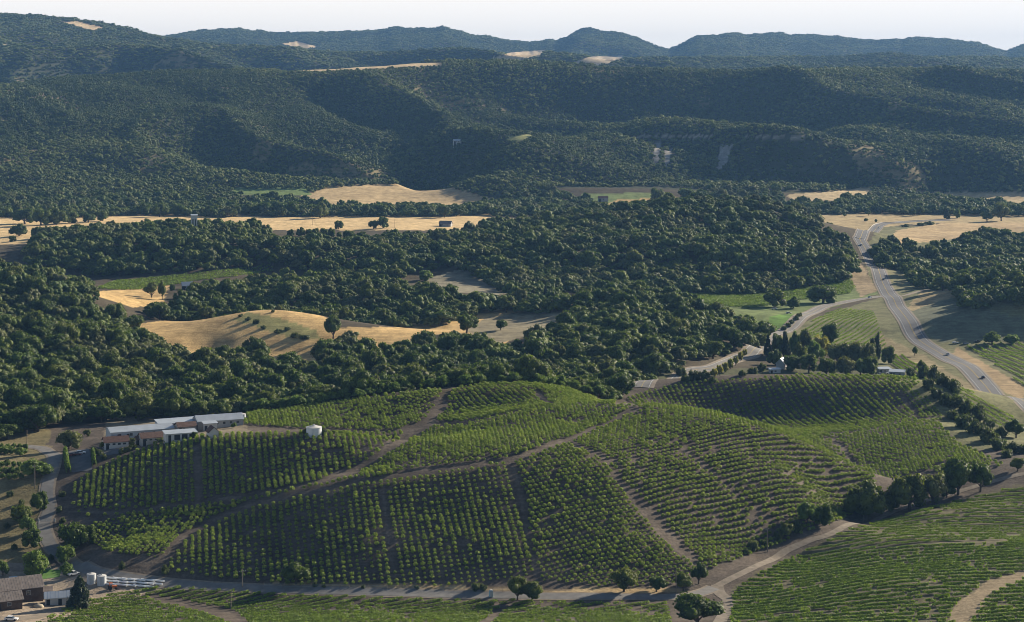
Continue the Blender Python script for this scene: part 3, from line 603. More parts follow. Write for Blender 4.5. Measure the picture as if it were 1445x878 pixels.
# ------------------------------------------------------------------ vineyard hill: bush vines on a grid
BLOCKS = [  # outline as seen, nearest/farthest distance, two points along a row, spacing along, spacing across
    ([(95, 712), (98, 685), (150, 655), (215, 628), (300, 614), (420, 612), (578, 611), (545, 634), (500, 660), (440, 681), (330, 703), (250, 714), (105, 727)], 700, 880, ((330, 630), (334, 690)), 2.3, 2.45),
    ([(120, 729), (250, 717), (400, 695), (500, 673), (540, 660), (600, 656), (720, 642), (870, 588), (872, 591), (800, 618), (720, 646), (600, 661), (430, 691), (350, 709), (300, 732), (240, 730)], 700, 850, ((420, 690), (520, 668)), 2.2, 2.3),
    ([(508, 668), (560, 634), (612, 602), (640, 602), (760, 576), (860, 573), (905, 573), (870, 588), (800, 614), (735, 640), (600, 655)], 720, 880, ((560, 660), (700, 615)), 2.3, 2.5),
    ([(345, 600), (348, 584), (400, 574), (500, 564), (628, 548), (600, 592), (560, 608), (440, 606)], 788, 885, ((440, 583), (520, 600)), 2.2, 2.5),
    ([(640, 550), (700, 540), (750, 536), (800, 540), (890, 560), (860, 572), (760, 575), (650, 596), (615, 595)], 800, 900, ((680, 560), (760, 590)), 2.2, 2.4),
    ([(130, 738), (235, 723), (300, 717), (345, 708), (290, 736), (255, 755), (226, 788), (150, 780), (128, 765)], 680, 760, ((200, 740), (290, 733)), 2.2, 2.3),
    ([(240, 790), (270, 756), (305, 739), (360, 716), (520, 682), (720, 653), (733, 700), (755, 812), (650, 829), (400, 826), (242, 810)], 670, 800, ((540, 700), (556, 800)), 2.3, 2.55),
    ([(726, 652), (800, 627), (842, 645), (983, 805), (945, 828), (850, 829), (762, 820)], 670, 800, ((780, 720), (900, 697)), 2.2, 2.35),
    ([(805, 624), (872, 594), (905, 574), (950, 564), (1000, 570), (1100, 598), (1200, 640), (1236, 672), (1238, 702), (1202, 730), (1142, 750), (1070, 780), (1000, 804), (845, 642)], 670, 836, ((930, 700), (1100, 668)), 2.35, 2.5),
    ([(885, 560), (960, 542), (1000, 538), (1150, 530), (1290, 533), (1335, 590), (1300, 602), (1180, 612), (1100, 640), (1000, 610), (900, 580)], 880, 1032, ((1100, 552), (1122, 585)), 2.5, 2.9),
    ([(1110, 620), (1180, 614), (1325, 597), (1350, 625), (1428, 662), (1400, 672), (1300, 665), (1240, 680), (1190, 660), (1170, 640)], 838, 950, ((1240, 650), (1400, 655)), 2.0, 3.7),
]
VX = []; VY = []; vr = np.random.RandomState(5)
for poly, d0, d1, (pa, pb), sa_, sb_ in BLOCKS:
    A_ = at(*pa)[:2]; B_ = at(*pb)[:2]; u = (B_ - A_) / np.linalg.norm(B_ - A_); v = np.array([-u[1], u[0]])
    i, j = np.mgrid[-90:91, -90:91]
    x = A_[0] + u[0] * i * sa_ + v[0] * j * sb_; y = A_[1] + u[1] * i * sa_ + v[1] * j * sb_
    x = x.ravel(); y = y.ravel(); ok0 = (y > d0) & (y < d1)
    x, y = x[ok0], y[ok0]; z = hz(x, y); px, py = proj(x, y, z)
    ok = inpoly(px, py, poly)
    for P, w in TRACKW: ok &= dist_line(x, y, P) > w + .35
    gap = fbm(x / 14, y / 14, 77, 2)
    ok &= vr.rand(len(x)) > .035 + .22 * (gap > .42)
    x, y = x[ok], y[ok]
    VX.append(x + vr.normal(0, .09, len(x))); VY.append(y + vr.normal(0, .09, len(x)))
VX = np.concatenate(VX); VY = np.concatenate(VY); VZ = hz(VX, VY)
vpx, vpy = proj(VX, VY, VZ + .8)
weak = fbm(VX / 18, VY / 18, 91, 2)
lowend = sstep(785, 825, vpy) * .25 * (vpx > 560)
vs = np.clip(vr.normal(.98, .13, len(VX)) - .16 * (weak > .3) - lowend, .45, 1.3)
def vine_mesh(k):
    rng = np.random.RandomState(500 + k); a = Acc(); n_ = 110
    d_ = unit(rng.normal(0, 1, (n_, 3))); rr = rng.uniform(.35, 1.0, (n_, 1)) ** .6
    P = d_ * rr * np.array([.92, .92, .58]) + np.array([0, 0, 1.0])
    P[:, 2] -= .25 * (np.hypot(P[:, 0], P[:, 1]) ** 2)
    V, Fc = leaf_quads(P, d_ + np.array([0, 0, .4]), .36, rng, .8); a.add(V, Fc)
    tube(a, (0, 0, -.3), (.03, .02, .8), .07, .06, 5)
    return a.mesh("bush_vine_%d" % k, VINEM)
VINES = [vine_mesh(k) for k in range(6)]
vrot = vr.uniform(0, 6.283, len(VX)); vvar = vr.randint(0, 6, len(VX))
hidr = _lerp(RUN, vpx, np.log(VY)); vis = (vpy < hidr - 1) & (vpx > 5) & (vpx < IW - 5)
ordv = np.argsort(np.where(vis, VY, 1e9))[:295]; isv = np.zeros(len(VX), bool); isv[ordv] = True
for k in ordv:
    o = link("grapevine", VINES[vvar[k]]); o.location = (VX[k], VY[k], VZ[k]); o.scale = (vs[k],) * 3; o.rotation_euler = (0, 0, vrot[k])
    tag(o, "small bushy grapevine in the lowest rows of the steep vineyard slope above the road", "grapevine", "bush vines at the foot of the vineyard hill")
rv = ~isv
gv = scatter("grapevines", np.stack([VX, VY, VZ], 1)[rv], vrot[rv], np.repeat(vs[rv, None], 3, 1), vvar[rv], VINES)
tag(gv, "bush vines planted in a grid over the whole vineyard hill", "grapevines", kind="stuff")
print("vines", len(VX), "trees", len(x1), len(xm))

# ------------------------------------------------------------------ vineyards in continuous rows
def rows(poly, d0, d1, pa, pb, spacing, label, group, hgt=1.35, wid=.85, dens=16, leaf=.42, step=1.0, miss=None, name="vine_row", dmin=None, clump=0):
    A_ = at(*pa, dmin)[:2]; B_ = at(*pb, dmin)[:2]; u = (B_ - A_) / np.linalg.norm(B_ - A_); v = np.array([-u[1], u[0]])
    t = np.arange(-420, 420, step); cntr = 0; rng = np.random.RandomState(int(pa[0] + pa[1]))
    for j in range(-170, 171):
        x = A_[0] + u[0] * t + v[0] * j * spacing; y = A_[1] + u[1] * t + v[1] * j * spacing
        ok0 = (y > d0) & (y < d1)
        if ok0.sum() < 3: continue
        x, y = x[ok0], y[ok0]; z = hz(x, y); px, py = proj(x, y, z); ok = inpoly(px, py, poly)
        if miss is not None: ok &= ~miss(x, y)
        if ok.sum() < 4: continue
        x, y = x[ok], y[ok]; k = int(len(x) * step * dens); i = rng.randint(0, len(x), k)
        if clump: cl = vnoise(x[i] / 1.7, y[i] / 1.7, 19) + .55 * fbm(x[i] / 11, y[i] / 11, 29, 2); i = i[cl > clump * rng.uniform(.6, 1.2, k)]; k = len(i)
        if k < 8: continue
        along_ = rng.uniform(-.5, .5, k) * step * 1.1; ang = rng.uniform(0, 6.283, k); rr = rng.uniform(.3, 1, k) ** .5
        off = np.cos(ang) * rr * wid * .5; hh = hgt * .62 + np.sin(ang) * rr * hgt * .42 + (vnoise(x[i] / 2.2, y[i] / 2.2, 9) - .5) * .5
        X = x[i] + u[0] * along_ + v[0] * off; Y = y[i] + u[1] * along_ + v[1] * off
        Pn = np.stack([X, Y, hz(X, Y) + hh], 1); Nn = np.stack([v[0] * np.cos(ang), v[1] * np.cos(ang), np.sin(ang) + .3], 1)
        V, Fc = leaf_quads(Pn, Nn, leaf, rng, .6)
        V = V - np.array([x[0], y[0], 0])
        o = link(name, mesh_np(name, V, [(Fc, 0)], ROWM)); o.location = (x[0], y[0], 0)
        tag(o, label, "vine row", group); cntr += 1
    return cntr
patch = lambda x, y: (lambda px, py: inpoly(px, py, [(1335, 880), (1350, 850), (1400, 818), (1445, 806), (1600, 795), (1600, 812), (1445, 818), (1400, 838), (1368, 880)]))(*proj(x, y, hz(x, y)))
c = []
c.append(rows([(1030, 890), (1036, 836), (1062, 815), (1125, 784), (1200, 776), (1300, 772), (1445, 764), (1600, 756), (1600, 900)], 560, 880, (1080, 840), (1400, 806), 4.8, "leafy green vine row around the bare patch of the near right slope", "vine rows on the lower near slope", miss=patch, clump=.12, leaf=.42, hgt=1.15, wid=1.2, dens=48))
c.append(rows([(1130, 781), (1165, 762), (1200, 748), (1300, 720), (1445, 686), (1600, 655), (1600, 754), (1445, 762), (1300, 770), (1200, 774)], 560, 880, (1200, 755), (1440, 748), 6.0, "level dark-gapped vine row on the near right slope just below the roadside trees", "vine rows on the upper near slope", clump=.08, leaf=.36, hgt=1.05, wid=1.0, dens=44))
strip = lambda x, y: (lambda px, py: inpoly(px, py, [(190, 838), (240, 845), (330, 862), (360, 885), (330, 885), (290, 866), (220, 850)]) | inpoly(px, py, [(670, 885), (700, 862), (715, 852), (722, 855), (705, 870), (690, 885)]))(*proj(x, y, hz(x, y)))
c.append(rows([(30, 890), (110, 852), (180, 836), (235, 829), (400, 840), (650, 848), (940, 852), (950, 890)], 590, 690, (370, 862), (470, 842), 3.6, "low leafy vine row in the vineyard strip below the asphalt road", "vine rows below the road", hgt=1.0, wid=1.1, miss=strip, clump=.12, dens=34, leaf=.40))
c.append(rows([(965, 420), (1060, 402), (1150, 392), (1195, 386), (1206, 405), (1200, 414), (1120, 425), (1060, 436), (1000, 430)], 1500, 1950, (1000, 420), (1190, 398), 4.2, "vine row in the bright green field below the wooded hill", "vine rows in the bright green field", dens=12, leaf=.8, hgt=1.7, wid=1.8, step=2))
c.append(rows([(1122, 480), (1150, 450), (1185, 436), (1232, 440), (1248, 480), (1254, 505), (1180, 500), (1120, 490)], 1180, 1560, (1133, 468), (1168, 449), 4.6, "vine row between the side road and the tall grove", "vine rows behind the grove", dens=14, leaf=.55, wid=1.2, hgt=1.2, step=1.5))
c.append(rows([(1358, 490), (1400, 484), (1600, 480), (1600, 580), (1445, 545), (1400, 512)], 1080, 1400, (1370, 492), (1445, 520), 6.4, "vine row in the field right of the highway", "vine rows right of the highway", dens=14, leaf=.55, wid=1.2, hgt=1.2, step=1.5))
c.append(rows([(1335, 560), (1360, 548), (1400, 570), (1440, 598), (1440, 612), (1400, 598), (1360, 580)], 950, 1200, (1350, 560), (1430, 605), 5.0, "vine row in the narrow strip left of the highway", "vine rows left of the highway", dens=16, leaf=.5, wid=1.0))
c.append(rows([(1248, 488), (1262, 486), (1300, 520), (1318, 540), (1290, 535), (1260, 515)], 1100, 1300, (1255, 490), (1305, 535), 4.2, "curving vine row beside the grove above the yard", "vine rows beside the grove", dens=16, leaf=.55, wid=1.0))
c.append(rows([(135, 408), (160, 398), (260, 388), (385, 374), (385, 384), (300, 394), (235, 404), (190, 410)], 1600, 1900, (150, 404), (370, 380), 4.5, "vine row in the narrow green field between two woods", "vine rows between the woods", dens=6, leaf=.9, hgt=1.7, wid=1.8, step=2))
c.append(rows([(30, 352), (60, 340), (108, 332), (112, 338), (80, 350), (60, 362), (30, 362)], 1850, 2400, (60, 352), (80, 340), 5, "vine row in the small field at the foot of the wooded ridge", "vine rows at the ridge foot", dens=5, leaf=.9, hgt=1.7, wid=1.6, step=2))
print("rows", c, sum(c))

# ------------------------------------------------------------------ roads
ASPH = plain("asphalt", (.105, .108, .115), .9, .22, .35)
OLDA = plain("worn_asphalt", (.17, .165, .158), .92, .25, .3)
GRAVEL = plain("gravel", (.21, .175, .135), .95, .25, .6)
TRACKM = plain("track_dirt", (.175, .148, .115), .95, .3, .5)
PAINTW = plain("white_road_paint", (.72, .72, .70), .7, .15, 2)
PAINTY = plain("yellow_road_paint", (.60, .42, .06), .7, .15, 2)
def ribbon(name, line, half, m, lift, across=7, o0=None, o1=None, parent=None):
    P = line; t = np.gradient(P, axis=0); t = t / np.linalg.norm(t, axis=1, keepdims=True); nrm = np.stack([-t[:, 1], t[:, 0]], 1)
    o0 = -half if o0 is None else o0; o1 = half if o1 is None else o1
    of = np.linspace(o0, o1, across); x = P[:, 0:1] + nrm[:, 0:1] * of; y = P[:, 1:2] + nrm[:, 1:2] * of
    z = hz(x, y) + lift
    V = np.stack([x, y, z], -1).reshape(-1, 3); i = np.arange(len(P) - 1)[:, None] * across + np.arange(across - 1)
    Fq = np.stack([i, i + 1, i + across + 1, i + across], -1).reshape(-1, 4)
    if True:
        a, b, c_ = V[Fq[0][0]], V[Fq[0][1]], V[Fq[0][2]]
        if np.cross(b - a, c_ - a)[2] < 0: Fq = Fq[:, ::-1]
    return tag(link(name, mesh_np(name, V, [(Fq, 0)], m, True), parent), kind="structure")
LOWER = along([(36, 630), (62, 634), (76, 642), (75, 658), (68, 680), (66, 700), (69, 720), (62, 738), (65, 757), (76, 776), (96, 791), (122, 803), (160, 813), (230, 823), (320, 829), (400, 833), (520, 836), (650, 840), (800, 842), (940, 843), (985, 838), (1022, 822), (1060, 803), (1100, 784), (1140, 764), (1180, 750), (1235, 735), (1310, 706), (1400, 680), (1470, 664)], 3.0)
HIGH = along([(1520, 617), (1445, 567), (1380, 533), (1332, 502), (1295, 478), (1277, 447), (1253, 414), (1243, 392), (1232, 373), (1223, 355), (1213, 337), (1217, 328.5), (1240, 319), (1270, 314.5), (1300, 312.3), (1345, 310.6)], 4.0, 950)
SIDE = along([(1249, 417), (1225, 421), (1200, 425), (1165, 432), (1140, 443), (1120, 458), (1100, 470), (1080, 482), (1062, 495), (1040, 506), (1010, 518), (960, 533), (905, 547)], 3.0, 1000)
STUB = along([(1258, 419), (1276, 417.5), (1300, 411), (1350, 403)], 3.0, 1300)
kj = int(np.argmin(((LOWER - at(1005, 832)[:2]) ** 2).sum(1)))
ribbon("road_shoulder", LOWER[:kj + 1], 3.3, GRAVEL, .10); ribbon("road", LOWER[:kj + 1], 2.4, OLDA, .16); ribbon("field_road", LOWER[kj:], 1.55, TRACKM, .14)
ribbon("highway_shoulder", HIGH, 7.6, GRAVEL, .16); ribbon("highway", HIGH, 6.2, ASPH, .24)
ribbon("side_road_shoulder", SIDE[3:], 6.6, GRAVEL, .14); ribbon("side_road", SIDE[2:], 4.6, OLDA, .20)
ribbon("turnout", STUB[2:], 4.0, GRAVEL, .13)
for nm, o_, w_, m_ in (("edge_line", -5.0, .07, PAINTW), ("edge_line", 5.0, .07, PAINTW), ("centre_line", -.15, .07, PAINTY), ("centre_line", .15, .07, PAINTY)):
    ribbon(nm, HIGH, 0, m_, .27, 2, o_ - w_ / 2 * 1.6, o_ + w_ / 2 * 1.6)
for o_ in (-3.9, 3.9): ribbon("edge_line", SIDE[3:], 0, PAINTW, .23, 2, o_ - .07, o_ + .07)
ribbon("centre_line", SIDE[3:], 0, PAINTY, .23, 2, -.07, .07)
JUNC = along([(1012, 826), (1016, 838), (1030, 850), (1020, 870), (1010, 890)], 3.0)
ribbon("dirt_track", JUNC, 2.2, TRACKM, .08)
YARD = along([(70, 795), (40, 800), (10, 800), (-60, 802)], 3.0); ribbon("farm_lane", YARD, 3.0, GRAVEL, .09)
YARD2 = along([(130, 806), (110, 825), (60, 868), (0, 873), (-60, 875)], 3.0); ribbon("yard_track", YARD2, 3.2, GRAVEL, .07)

# ------------------------------------------------------------------ box-like builders
def boxf(a, x0, x1, y0, y1, z0, z1):
    V = [(x, y, z) for x in (x0, x1) for y in (y0, y1) for z in (z0, z1)]
    a.add(V, [[0, 1, 3, 2], [4, 6, 7, 5], [0, 4, 5, 1], [2, 3, 7, 6], [0, 2, 6, 4], [1, 5, 7, 3]])
def part(name, a, m, parent, smooth=False): return link(name, a.mesh(name, m, smooth), parent)
def root(name, x, y, rot, label, cat, group=None, dz=0.0, z=None):
    r = bpy.data.objects.new(name, None); COL.objects.link(r); r.location = (x, y, (float(hz(x, y)) if z is None else z) + dz); r.rotation_euler = (0, 0, rot)
    return tag(r, label, cat, group)
WHITE = plain("white_wall", (.48, .475, .46), .8, .08, .5); CREAM = plain("cream_wall", (.34, .33, .31), .85, .1, .5)
STEEL = plain("pale_metal_siding", (.34, .38, .42), .55, .08, .4); STEELR = plain("grey_metal_roof", (.42, .46, .50), .45, .12, .3, .3)
TILE = plain("red_tile_roof", (.105, .065, .052), .85, .3, .9); DTILE = plain("dark_red_roof", (.105, .06, .048), .85, .25, .9)
BROWN = plain("brown_boards", (.085, .06, .045), .9, .3, 1.2); RUSTR = plain("weathered_roof", (.20, .17, .15), .8, .3, .8); DARK = plain("dark_opening", (.02, .02, .022), .6, .1, 1)
GLASS = plain("window_glass", (.05, .06, .07), .12, .1, 1, 0, .6); GREYW = plain("grey_wall", (.30, .31, .32), .85, .1, .6)
def gable(name, px, py, rot, L, W, wh, rh, wallm, roofm, label, cat="building", wins=4, doors=1, dmin=None, over=.5, flat=False, pos=None):
    p = at(px, py, dmin) if pos is None else pos
    r = root(name, p[0], p[1], math.radians(rot), label, cat)
    cs, sn = math.cos(math.radians(rot)), math.sin(math.radians(rot))
    cr = [float(hz(p[0] + cs * i - sn * j, p[1] + sn * i + cs * j)) for i in (-L / 2, L / 2) for j in (-W / 2, W / 2)]
    r.location.z = max(cr) - .15; dn = -(max(cr) - min(cr)) - .6
    a = Acc(); boxf(a, -L / 2, L / 2, -W / 2, W / 2, dn, wh)
    if not flat:
        for x in (-L / 2, L / 2): a.add([(x, -W / 2, wh), (x, W / 2, wh), (x, 0, rh)], [[0, 1, 2]])
    w = part("wall", a, wallm, r)
    a = Acc(); t = .18
    if flat:
        e = over; V = [(-L / 2 - e, -W / 2 - e, wh + .02), (L / 2 + e, -W / 2 - e, wh + .02), (L / 2 + e, W / 2 + e, rh), (-L / 2 - e, W / 2 + e, rh)]
        V2 = [(x, y, z + t) for x, y, z in V]
        a.add(V + V2, [[3, 2, 1, 0], [4, 5, 6, 7], [0, 1, 5, 4], [1, 2, 6, 5], [2, 3, 7, 6], [3, 0, 4, 7]])
    else:
        sl = (rh - wh) / (W / 2)
        for s in (-1, 1):
            y0, z0 = s * (W / 2 + over), wh - sl * over + .03
            V = [(-L / 2 - over, y0, z0), (L / 2 + over, y0, z0), (L / 2 + over, 0, rh + .03), (-L / 2 - over, 0, rh + .03)]
            V2 = [(x, y, z + t) for x, y, z in V]; fs = [[3, 2, 1, 0], [4, 5, 6, 7], [0, 1, 5, 4], [1, 2, 6, 5], [3, 0, 4, 7]]
            if s > 0: fs = [f[::-1] for f in fs]
            a.add(V + V2, fs)
        n_ = max(3, int(L / .9))
        for q in range(n_ + 1):          # raised seams
            x = -L / 2 + L * q / n_
            for s in (-1, 1):
                y0, z0 = s * (W / 2 + over * .9), wh - sl * over * .9 + .03 + t
                a.add([(x - .04, y0, z0 + .002), (x + .04, y0, z0 + .002), (x + .04, 0, rh + t + .032), (x - .04, 0, rh + t + .032), (x - .04, y0, z0 + .03), (x + .04, y0, z0 + .03), (x + .04, 0, rh + t + .06), (x - .04, 0, rh + t + .06)], [[4, 5, 6, 7], [0, 1, 5, 4], [1, 2, 6, 5], [3, 0, 4, 7]])
    part("roof", a, roofm, r)
    for q in range(wins):
        x = -L / 2 + L * (q + .5 + (.25 if doors else 0)) / (wins + (.5 if doors else 0)); sz = min(.7, L / wins * .3)
        a = Acc(); boxf(a, x - sz, x + sz, -W / 2 - .05, -W / 2 + .02, wh * .38, wh * .78); wf = part("window", a, WHITE, r)
        a = Acc(); boxf(a, x - sz + .08, x + sz - .08, -W / 2 - .07, -W / 2 - .04, wh * .38 + .08, wh * .78 - .08); part("pane", a, GLASS, wf)
    for q in range(doors):
        x = -L / 2 + L * .12 + q * 4; dw = 1.5 if wh > 3.4 else .6
        a = Acc(); boxf(a, x - dw, x + dw, -W / 2 - .06, -W / 2 + .02, dn, min(2.2 if dw < 1 else 3.2, wh * .8)); part("door", a, DARK, r)
    return r
# winery on the shoulder of the hill
gable("winery_warehouse", 197, 621, 24, 27, 11, 3.2, 4.5, STEEL, STEELR, "long pale blue metal warehouse at the left end of the winery row", "warehouse", 5, 2)
gable("winery_shed", 249, 609, 24, 17, 8, 3.4, 4.2, STEEL, STEELR, "pale flat-roofed shed between the long warehouse and the grey barn", "shed", 3, 1, flat=True)
gable("winery_barn", 308, 602, 22, 20, 9, 3.0, 4.8, GREYW, STEELR, "long grey barn with pale metal roof at the right end of the winery", "barn", 6, 1)
gable("annex", 296, 607, 22, 5.5, 4, 3.0, 3.4, WHITE, STEELR, "small white flat-roofed annex in front of the grey winery barn", "shed", 1, 1, flat=True)
gable("tiled_house", 214, 625, 24, 10, 6.5, 2.1, 3.7, CREAM, TILE, "low house with a wide red tile roof beside the pale warehouse", "house", 4, 1)
gable("tiled_barn", 262, 611, 24, 8, 6, 2.8, 4.2, CREAM, TILE, "brownish red tiled building behind the open shed", "building", 2, 1)
os_ = gable("open_shed", 254, 621.5, 22, 13, 5.5, 2.2, 2.8, WHITE, STEELR, "white shed with low grey roof and dark bays facing the vines", "shed", 0, 1, flat=True)
for q in range(3):
    a = Acc(); boxf(a, -3 + q * 3.2, -.6 + q * 3.2, -2.83, -2.70, -.4, 1.8); part("bay_shade", a, DARK, os_)  # near-black slabs on the solid wall paint in the shade of open bays
gable("tasting_house", 163, 631, 20, 10, 6.5, 2.3, 4.0, WHITE, DTILE, "white house with dark red roof beside the parking lot", "house", 4, 1)
gable("cottage", 300, 617, 112, 5, 4, 2.4, 4.2, WHITE, DTILE, "tiny white cottage with dark roof standing at the edge of the vines", "house", 1, 1)
gable("gate_house", 198, 627, 20, 3.6, 3, 2.4, 3.4, CREAM, TILE, "small cream hut with arched front between the two tiled houses", "hut", 1, 1)
# farm in the lower left corner
BN = at(22, 846)
gable("brown_barn", 0, 0, 28, 17, 9, 4.0, 7.0, BROWN, RUSTR, "old dark brown barn with weathered gable roof in the farm yard", "barn", 2, 2, pos=BN)
gable("lean_to", 0, 0, 28, 9, 6, 3.2, 5.2, BROWN, RUSTR, "lower brown barn wing in front of the old brown barn", "barn", 1, 1, pos=at(10, 858))
gable("white_shed", 81, 852, 14, 8.2, 5, 2.6, 4.0, WHITE, STEELR, "small white shed with pale roof beside the dark conifer", "shed", 0, 2)
gable("farm_store", 60, 843, 14, 6, 5, 2.6, 3.6, BROWN, RUSTR, "low brown store between the white shed and the old barn", "shed", 1, 1)
# houses further out
gable("grove_house", 1103, 520, 70, 7.5, 5.5, 3.6, 6.4, WHITE, STEELR, "white gabled farmhouse half hidden in front of the tall grove", "house", 2, 1, 900)
gable("garden_shed", 1093, 526, 10, 6.5, 4, 2.2, 2.7, WHITE, STEELR, "low white roofed garden shed left of the gabled farmhouse", "shed", 1, 1, 900, flat=True)
gable("yard_shelter", 1247, 526, 12, 7.5, 5, 2.6, 3.2, GREYW, STEELR, "pale roofed open shelter in the yard beside the cypress trees", "shed", 1, 1, 1000, flat=True)
gable("yard_workshop", 1266, 531, -18, 9, 5, 2.8, 3.6, GREYW, STEELR, "pale roofed workshop at the right end of the yard behind the vines", "shed", 2, 1, 1000, flat=True)
gable("field_barn", 629, 319.5, -12, 15, 9, 3.6, 6.8, GREYW, RUSTR, "dark grey gabled barn on the pale straw field in the valley", "barn", 2, 1, 2200)
gable("belt_house", 264, 408, 15, 9, 7, 3.6, 6.4, GREYW, STEELR, "grey roofed house at the edge of the tree belt behind the straw meadow", "house", 2, 1, 1500)
gable("valley_shed", 851, 284, 5, 14, 9, 4, 6.5, GREYW, DTILE, "dark roofed shed beside the small green field under the cliffs", "shed", 1, 1, 2600)
gable("mountain_house", 645, 206, 15, 13, 8, 3.5, 6.5, WHITE, STEELR, "white house standing alone among the trees on the mountain side", "house", 4, 1, 2900)
td = 2010.0; tp = np.array([(274 - CX) / F * td, td, 0])
tr_ = gable("tower_house", 0, 0, 10, 6.4, 5.5, 18.0, 18.8, WHITE, STEELR, "pale flat-roofed tower house rising out of the wooded ridge", "house", 2, 1, pos=tp, flat=True)
# ------------------------------------------------------------------ tanks, toilet, poles, gate, pipes
def cyl(a, r, z0, z1, n=24, r2=None):
    r2 = r if r2 is None else r2; t = np.linspace(0, 2 * math.pi, n, endpoint=False); c_, s_ = np.cos(t), np.sin(t)
    a.add(np.vstack([np.stack([c_ * r, s_ * r, np.full(n, z0)], 1), np.stack([c_ * r2, s_ * r2, np.full(n, z1)], 1)]), [[i, (i + 1) % n, n + (i + 1) % n, n + i] for i in range(n)])
def cone(a, r, z0, z1, n=24):
    t = np.linspace(0, 2 * math.pi, n, endpoint=False)
    a.add(np.vstack([np.stack([np.cos(t) * r, np.sin(t) * r, np.full(n, z0)], 1), [[0, 0, z1]]]), [[i, (i + 1) % n, n] for i in range(n)])
TANKM = plain("tank_paint", (.50, .53, .56), .5, .06, .8)
def tank(px, py, r, h, label, dmin=None, roofh=.16):
    p = at(px, py, dmin); t = root("water_tank", p[0], p[1], 0, label, "tank")
    a = Acc(); cyl(a, r, -1.2, h); part("shell", a, TANKM, t, True)
    a = Acc(); cone(a, r * 1.04, h + .01, h + r * roofh * 1.6); part("lid", a, WHITE, t)
    a = Acc(); cyl(a, r * 1.03, h - .12, h + .005); cyl(a, r * 1.03, h * .5, h * .5 + .1); part("band", a, TANKM, t)
    a = Acc(); cyl(a, r * .16, h + r * .18, h + r * .34, 10); cone(a, r * .16, h + r * .34, h + r * .38, 10); part("hatch", a, WHITE, t)
    a = Acc()
    for s in (-.2, .2): tube(a, (s, -r - .12, -.2), (s, -r - .12, h), .03, .03, 5)
    for q in range(8): tube(a, (-.2, -r - .12, .2 + q * h / 8.5), (.2, -r - .12, .2 + q * h / 8.5), .02, .02, 5)
    part("ladder", a, STEELR, t); return t
tank(443, 614, 3.2, 3.3, "big white round water tank standing alone among the vines")
tank(342, 593, 1.5, 2.8, "small white round tank at the right end of the winery barn")
tank(129, 822, 1.65, 3.1, "white plastic tank in the farm yard, nearer the conifer of the pair")
tank(143.5, 824, 1.65, 3.0, "white plastic tank in the farm yard, nearer the pipes of the pair")
p = at(693, 841); t = root("portable_toilet", p[0], p[1] - 1.0, .2, "pale blue portable toilet standing beside the asphalt road", "toilet", dz=.15)
BLUE = plain("pale_blue_plastic", (.30, .52, .58), .5, .06, 2)
a = Acc(); boxf(a, -.6, .6, -.6, .6, 0, 2.15); part("cabin", a, BLUE, t)
a = Acc(); boxf(a, -.66, .66, -.66, .66, 2.152, 2.22); a.add([(-.66, -.66, 2.222), (.66, -.66, 2.222), (.4, -.4, 2.45), (-.4, -.4, 2.45), (-.66, .66, 2.222), (.66, .66, 2.222), (.4, .4, 2.45), (-.4, .4, 2.45)], [[0, 1, 2, 3], [1, 5, 6, 2], [5, 4, 7, 6], [4, 0, 3, 7], [3, 2, 6, 7]]); part("roof", a, WHITE, t)
a = Acc(); boxf(a, -.45, .45, -.64, -.602, .1, 2.0); part("door", a, WHITE, t)
POLEM = plain("pole_wood", (.20, .165, .13), .9, .2, 3); WIREM = plain("insulators", (.5, .5, .48), .4, .1, 3)
def pole(px, py, h, label, dmin=None, arm=True, rot=.5, h2=False):
    p = at(px, py, dmin); r = root("utility_pole", p[0], p[1], rot, label, "utility pole", "wooden utility poles")
    a = Acc(); tube(a, (0, 0, -.8), (0, 0, h), .19, .12, 8); part("pole", a, POLEM, r)
    if h2: a = Acc(); tube(a, (3.2, 0, -.8), (3.2, 0, h), .19, .12, 8); part("pole", a, POLEM, r)
    if arm:
        a = Acc(); boxf(a, -1.2, 1.2 if not h2 else 4.4, -.16, -.125, h - .9, h - .75); part("crossarm", a, POLEM, r)
        for q in (-1.1, -.45, .45, 1.1):
            a = Acc(); cyl(a, .06, h - .75, h - .5, 8); cone(a, .06, h - .5, h - .45, 8); i_ = part("insulator", a, WIREM, r); i_.location = (q, -.14, 0)
    return r
pole(38, 634, 8.5, "pale utility pole standing at the dark forest edge above the driveway", arm=False)
pole(49, 690, 10, "utility pole beside the driveway behind the round-topped oak")
pole(954, 838, 8, "utility pole between the small oaks and the road junction")
pole(1083, 779, 9.5, "utility pole beside the road below the right part of the vineyard")
pole(1219, 735, 8.5, "utility pole in front of the largest oak of the roadside row")
pole(1129, 532, 7.5, "utility pole standing in front of the tall grove", 1000)
pole(326, 861, 7, "utility pole rising out of the low vineyard strip below the road")
pole(342, 829, 6.5, "utility pole on the bank just above the asphalt road")
pole(780, 442, 10.5, "twin-legged utility pole on the shaded meadow beside the wooded mound", 1200, h2=True)
pole(441, 318, 11, "utility pole on the pale straw field behind the wooded ridge", 2200)
pole(557, 322, 11, "utility pole on the pale straw field right of the double oak", 2200)
# white gate over the driveway
p = at(66, 738); g = root("farm_gate", p[0], p[1], .1, "white barred gate across the driveway between the oaks", "gate", dz=.15)
a = Acc()
for q in range(5): tube(a, (-2.9, 0, .35 + q * .24), (2.9, 0, .35 + q * .24), .035, .035, 5)
for x in (-2.9, 0, 2.9): tube(a, (x, 0, .3), (x, 0, 1.38), .04, .04, 5)
part("barred_panel", a, WHITE, g)
for x in (-3.1, 3.1):
    a = Acc(); boxf(a, x - .13, x + .13, -.13, .13, -.4, 1.7); part("post", a, WHITE, g)
